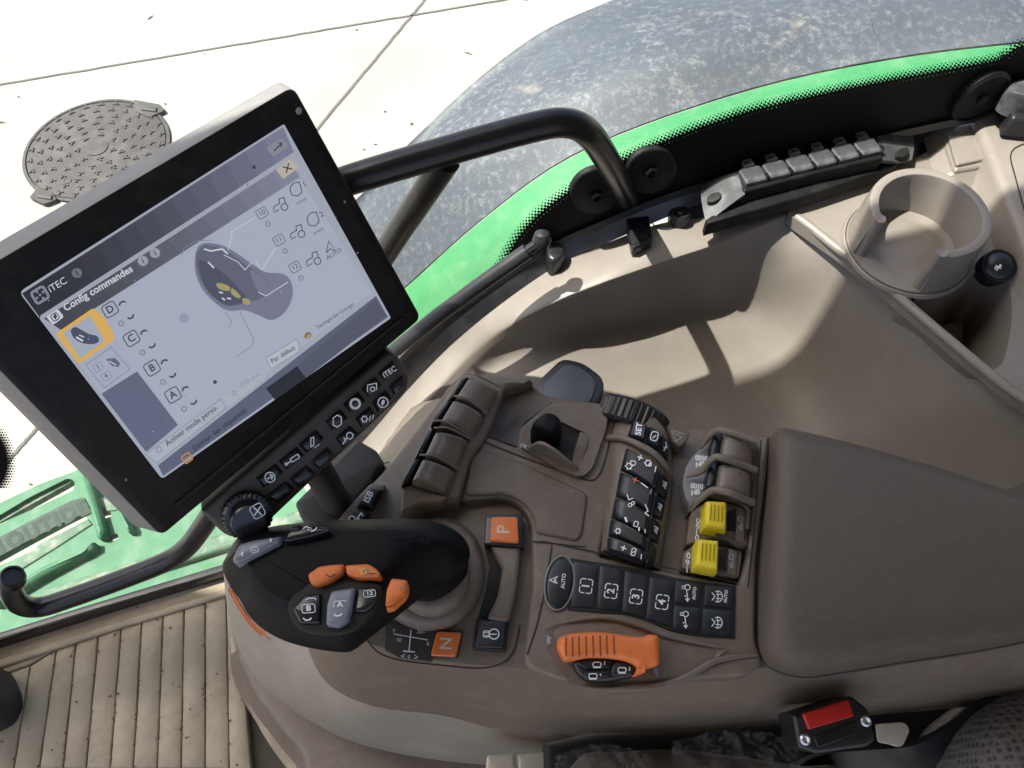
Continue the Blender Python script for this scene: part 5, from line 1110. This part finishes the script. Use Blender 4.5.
D_.poly(rpoly([(266, 358), (297, 339), (300, 351), (271, 369)], 2), L_('button_bright', 186, 192, 200)); D_.line(rpoly([(266, 358), (297, 339), (300, 351), (271, 369)], 2), .7, faint, True); D_.text('Par défaut', 283, 354.5, 6.8, 32, dk, .01)
D_.text('Sauvegarder/charger', 335.5, 315.5, 5.4, 33, dk); D_.poly([(303, 335), (309, 331), (313, 336), (307, 340)], gold); D_.line([(305, 338), (307, 333), (311, 334)], 1, dk)
D_.text('Gestion des séquences', 219.5, 429.5, 7.2, 37, stripd, .01); D_.box(187, 458, 9, 8, -36, 1.6, oran, 2); D_.line([(184, 459), (190, 456)], 1.2, oran)
for x, y, r in ((184, 318, 5), (215, 382, 2), (160, 421, 1)): D_.poly(ell(x, y, r, r, 10), L_('smudge', 150, 157, 180) if r > 4 else dk)
speck = L_('speck', 205, 208, 214)
for q in range(34):
    u, v = random.random(), random.random(); x = 30 + u * 255 + v * 118; y = 296 - u * 163 + v * 172; r = random.choice((.3, .4, .55))
    D_.poly(ell(x, y, r, r, 6), speck if q % 3 else dk)
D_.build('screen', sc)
tube('swivel_arm', [MO.hit(290, 430, -.035), MO.hit(318, 470, -.05), P(335, 500, 1.99), P(345, 505, 1.96)], .010, M['armdark'], sc, 16, 5)
slab('arm_cover', rpoly([(294, 502), (357, 438), (376, 449), (384, 462), (370, 483), (342, 524), (325, 534), (300, 517)], 3), HZ(1.985), -.05, 0, M['armdark'], sc, .004)

# ------------------------------------------------------------------ keypad under the screen
kp = thing('keypad', MO.hit(310, 450, -.01), 'narrow brown keypad with two rows of black keys fixed under the screen', 'keypad')
KP = Pl(MO.o - MO.n * .002, MO.n)
slab('panel', rpoly([(200, 512, 4), (389, 352, 3), (398, 355, 4), (410, 379, 6), (407, 392, 6), (352, 444, 4), (262, 529, 6), (242, 541, 8), (224, 536, 8)], 4), KP, -.02, .002, M['taupe_dark'], kp, .003)
def kb(q, fn=None):
    kk = pillow('key', q, .002, .0055, M['blackgloss'], kp, 8, 7, KP)
    if fn: I = Ink(KP, .0058); fn(I, sum(p[0] for p in q) / 4, sum(p[1] for p in q) / 4); I.build('symbol', kk)
def f_arrow(I, x, y): I.ring(x, y, 5, 1.1, w); I.line([(x - 3, y + 1.5), (x + 3, y - 1.5)], 1.2, w); I.line([(x - .5, y - 3), (x + 3, y - 1.5), (x + 1.5, y + 2)], 1.2, w)
def f_cyl(I, x, y): I.box(x + 3, y - 2, 9, 4, -32, 1, w, 1); I.line([(x - 1, y + 1), (x - 6, y + 4)], 1.2, w); I.ring(x - 6, y + 4, 1.2, .9, w)
def f_lev(I, x, y): I.line([(x - 1, y + 4), (x - 1, y - 5), (x + 2, y - 6), (x + 2, y + 2), (x - 1, y + 4)], 1, w); I.line([(x + 2, y + 5), (x + 8, y + 1)], .8, w)
def f_eng(I, x, y): I.line([(x - 4, y - 3), (x, y - 6), (x + 4, y - 4), (x + 4, y + 3), (x, y + 6), (x - 4, y + 4)], 1.1, w, True)
def f_gear(I, x, y): I.ring(x, y, 4, 1.1, w); I.line(ell(x, y, 5.2, 5.2, 22), 1, w, True)
def f_rect(I, x, y): I.line([(x - 5, y + 4), (x - 5, y - 3), (x + 4, y - 5), (x + 4, y + 2)], 1, w); I.ring(x, y + 1, 2.2, 1, w)
def f_itec(I, x, y): I.text('iTEC', x, y, 7.5, 33, w, .015)
def f_mag(I, x, y): I.ring(x + 2, y - 2.5, 3.2, 1.1, w); I.line([(x - 1, y), (x - 5, y + 6)], 1.2, w); I.line([(x - 4, y - 1), (x - 2, y + 3)], 1, w)
def f_sun(I, x, y): gear(I, x - 2, y + .5, 2.6); I.line([(x + 3, y + 3), (x + 4, y - 3)], 1, w); I.line([(x + 6, y + 1), (x + 7, y - 4)], 1, w)
def f_disc(I, x, y): I.ring(x, y, 5, 1.1, w); I.poly(ell(x, y, 1.6, 3, 10, 20), w)
for q, f in (([(256, 480), (276, 465.5), (284, 474), (264, 490)], f_arrow), ([(279, 463), (297, 448.5), (305, 457), (287, 472)], f_cyl), ([(299, 446), (316, 431.5), (325, 440), (307, 455)], f_lev), ([(326, 423), (341, 410), (349, 419.5), (333, 432)], f_eng), ([(344, 405.5), (359, 393), (366.5, 402), (351, 414.5)], f_gear), ([(362, 390), (376, 378), (383, 386.5), (369, 398)], f_rect), ([(379, 375), (394, 361.5), (399.5, 370), (386, 381.5)], f_itec), ([(267, 498), (286, 482.5), (296, 491), (279, 506)], None), ([(290, 481), (307, 466.5), (317, 475), (300, 490)], None), ([(311, 463.5), (328, 448.8), (335, 457), (320, 472)], None), ([(336, 440), (351, 427), (360, 436), (344, 450)], f_mag), ([(356, 420.5), (371, 408), (377, 416.5), (362, 429)], f_sun), ([(373, 404), (387, 391.5), (393, 400), (379, 414)], f_disc), ([(390, 388), (404, 376), (406, 384.5), (395, 397)], None)): kb(q, f)
kc = KP.hit(247, 513, .002)
lathe('rotary_knob', [(.0142, 0), (.0142, .0055), (.0125, .0070), (.0100, .0070), (.0098, .0125), (.0090, .0136), (.002, .0136)], kc, KP.n, M['blackgloss'], kp, 60, (30, .0009, 0, 1), ang=25)
i_ = Ink(KP, .0160); i_.local(257.5, 511, 6.5, 6, [[(-.55, .65), (.55, -.65)], [(.55, .65), (-.55, -.65)]], 1.4, w); i_.box(257.5, 511, 14, 14, 42, 1, w, 4) if 0 else i_.box(257.5, 511, 12.5, 13, -30, 1, w, 3); i_.build('symbol', kp)

# ------------------------------------------------------------------ belt buckle, seat, wrap
bu = thing('belt_buckle', P(835, 725, 1.95), 'black seat belt buckle with a red push button below the armrest', 'seat belt buckle')
BU = Pl(P(835, 725, 1.965), V((0, -.15, 1)))
slab('housing', rpoly([(793, 715, 2), (806, 711, 2), (853, 696, 3), (869, 709, 4), (877, 741, 4), (868, 747, 3), (817, 754, 3), (799, 748, 3)], 3), BU, -.03, 0, M['black'], bu, .003)
slab('release_button', rpoly([(803, 714), (849, 699), (854.5, 716.5), (809, 730)], 1.5), BU, -.001, .0022, M['red'], bu, .0012)
slab('latch_slot', rpoly([(813, 736), (856, 721), (861, 733), (818, 748)], 1.5), BU, -.001, .0015, M['blackgloss'], bu, .001)
for x, y in ((804.5, 739.5), (865, 721)): lathe('screw', [(.0034, 0), (.0034, .0016), (.0022, .0024), (.001, .0014)], BU.hit(x, y, 0), BU.n, M['steel'], bu, 16)
se = thing('driver_seat', P(900, 800, 1.7), 'dark seat with perforated grey bolster and woven cushion beside the console', 'seat')
slab('frame', [(545, 742), (600, 730), (700, 722), (790, 714), (860, 702), (905, 682), (960, 664), (1060, 645), (1060, 860), (545, 860)], HZ(1.83), -.12, 0, M['seam'], se, .01)
dome('bolster', [(956, 775), (956, 745), (966, 722), (985, 704), (1010, 688), (1050, 668), (1100, 660), (1100, 850), (980, 850)], [(1020, 760), (1060, 740)], 1.80, 1.90, 1.945, M['mesh'], se, 8, 2.2)
dome('cushion', [(575, 762), (620, 752), (680, 750), (740, 757), (800, 766), (845, 772), (850, 850), (560, 850)], [(640, 800), (760, 805)], 1.82, 1.875, 1.905, M['fabric'], se, 8, 2.2)
patch('side_shield', [[(760, 790, 1.86), (815, 757, 1.87), (870, 750, 1.88), (915, 745, 1.89), (960, 720, 1.9), (1030, 672, 1.91)], [(760, 800, 1.84), (850, 790, 1.85), (900, 775, 1.86), (935, 770, 1.87), (965, 760, 1.88), (1035, 700, 1.89)]], M['black'], se, 5, 4, .004)
o = slab('floor_standin', rpoly([(876, 724, 2), (905, 722, 6), (910, 730), (902, 748, 6), (890, 744), (878, 742)], 4), HZ(1.90), -.001, .0006, M['cream'], None, .0002)  # cream slab added where lit floor shows past the buckle
tag(o, 'small cream slab standing in for lit floor right of the red buckle', 'floor patch')
def wrap(nm, x0, x1, y0, y1, z, amp, lab):
    pts = []
    for j in range(15):
        row = []
        for i in range(31):
            u, v = i / 30, j / 14; x = x0 + (x1 - x0) * u + random.uniform(-2, 2); y = y0 + (y1 - y0) * v - 12 * math.sin(math.pi * u) + random.uniform(-2, 2)
            row.append(P(x, y, z + amp * (math.sin(u * 17 + v * 3) + math.sin(u * 31 - v * 7) + random.uniform(-.8, .8))))
        pts.append(row)
    tag(grid(nm, pts, M['film'], None, 0, smooth=False), lab, 'plastic film')
wrap('plastic_film', 556, 650, 756, 790, 1.915, .003, 'clear crumpled plastic film on the woven seat cushion, left piece')
wrap('plastic_film', 672, 806, 742, 790, 1.925, .006, 'clear crumpled plastic film bunched just left of the red belt buckle')
for q, lab in (([(487, 755), (515, 753), (517, 785), (484, 785)], 'left one of two pale square blocks standing in for likely lit floor mat under the front of the seat'), ([(517, 754), (546, 751), (550, 785), (519, 785)], 'right one of two pale square blocks standing in for likely lit floor mat under the front of the seat')):
    o = slab('lit_mat_standin', rpoly(q, 3), HZ(1.80), -.02, 0, M['cream'], None, .003); tag(o, lab, 'block', 'pale lit floor stand-in blocks beside the seat')  # cream blocks added where probably only lit floor mat shows

# ------------------------------------------------------------------ cab roof overhead: it keeps the sun off the console
OH = .119
rp = [G0 + GD * -.75 - GN * OH, G0 + GD * 2.6 - GN * OH, V((2.0, -1.3, 0)), V((-1.2, -1.3, 0))]
bm = bmesh.new()
lo_ = [bm.verts.new((p.x, p.y, 3.02)) for p in rp]; hi_ = [bm.verts.new((p.x, p.y, 3.16)) for p in rp]
bm.faces.new(lo_[::-1]); bm.faces.new(hi_)
for i in range(4): bm.faces.new((lo_[i - 1], lo_[i], hi_[i], hi_[i - 1]))
M['roof'] = mat('roof_lining', (.22, .2, .18), .8, .1, 20)
tag(frombm('cab_roof', bm, M['roof'], smooth=False), 'beige lined cab roof overhead shading the console', 'roof')
# back and far side of the cab, behind the photographer
bm = bmesh.new()
for X in ((1.15, 1.2),):
    vs = [bm.verts.new((x, y, z)) for x in X for y in (-1.3, .85) for z in (1.4, 3.02)]
    for f in ((0, 1, 3, 2), (4, 6, 7, 5), (0, 4, 5, 1), (2, 3, 7, 6), (0, 2, 6, 4), (1, 5, 7, 3)): bm.faces.new([vs[i] for i in f])
tag(frombm('cab_wall', bm, M['roof'], smooth=False), 'beige lined rear wall of the cab behind the seat', 'wall')

# unseen blocker added off the right front corner (its shade lies on the mat and the joystick side)
ex = thing('sun_blocker', V((-1.2, .19, 1.9)), 'tall black unseen sun blocker added off the front right corner of the cab', 'light blocker')
U_ = V((.1, .985, 0)).normalized(); W_ = V((-.985, .1, 0)).normalized(); c_ = V((-1.2, .19, 0))
def ovr(z, s): return [c_ + U_ * (.17 * s * math.cos(a)) + W_ * (.14 * s * math.sin(a)) + V((0, 0, z)) for a in [i * .2618 for i in range(24)]]
loft('blocker_body', [ovr(1.9, .8), ovr(1.95, 1), ovr(3.6, 1), ovr(3.66, .8)], M['black'], ex)
tube('blocker_pipe', [c_ + V((0, 0, 3.6)), c_ + V((0, 0, 3.8)), c_ + V((0, 0, 4.2))], .07, M['black'], ex)
# ------------------------------------------------------------------ light, sky, camera
SUN = V((-.985, .1, 0)).normalized() * math.cos(rad(62)) + V((0, 0, math.sin(rad(62))))
sl_ = bpy.data.lights.new('sun', 'SUN'); sl_.energy = 4.2; sl_.angle = rad(.55); sl_.color = (1, .96, .9)
so = bpy.data.objects.new('sun', sl_); C.objects.link(so); so.rotation_euler = (-SUN).to_track_quat('-Z', 'Y').to_euler(); so.location = SUN * 20
S = bpy.context.scene
wd = bpy.data.worlds.new('World'); S.world = wd; wd.use_nodes = True; nt = wd.node_tree
sk = nt.nodes.new('ShaderNodeTexSky'); sk.sky_type = 'NISHITA'; sk.sun_disc = False; sk.sun_elevation = rad(62); sk.sun_rotation = math.atan2(SUN.x, SUN.y); sk.dust_density = 4.0; sk.air_density = .7; sk.ozone_density = .4
nt.links.new(sk.outputs[0], nt.nodes['Background'].inputs[0]); nt.nodes['Background'].inputs[1].default_value = .15
cd = bpy.data.cameras.new('camera'); co = bpy.data.objects.new('camera', cd); C.objects.link(co); co.location = CAM; co.rotation_euler = (rad(30), 0, 0)
cd.sensor_width = 36; cd.lens = 36 * F / 1024; cd.clip_start = .01; cd.clip_end = 500; S.camera = co
S.view_settings.view_transform = 'Standard'; S.view_settings.look = 'None'; S.view_settings.gamma = 1; S.view_settings.exposure = 1.5
S.render.resolution_x = 1024; S.render.resolution_y = 768
S.cycles.transparent_max_bounces = 16
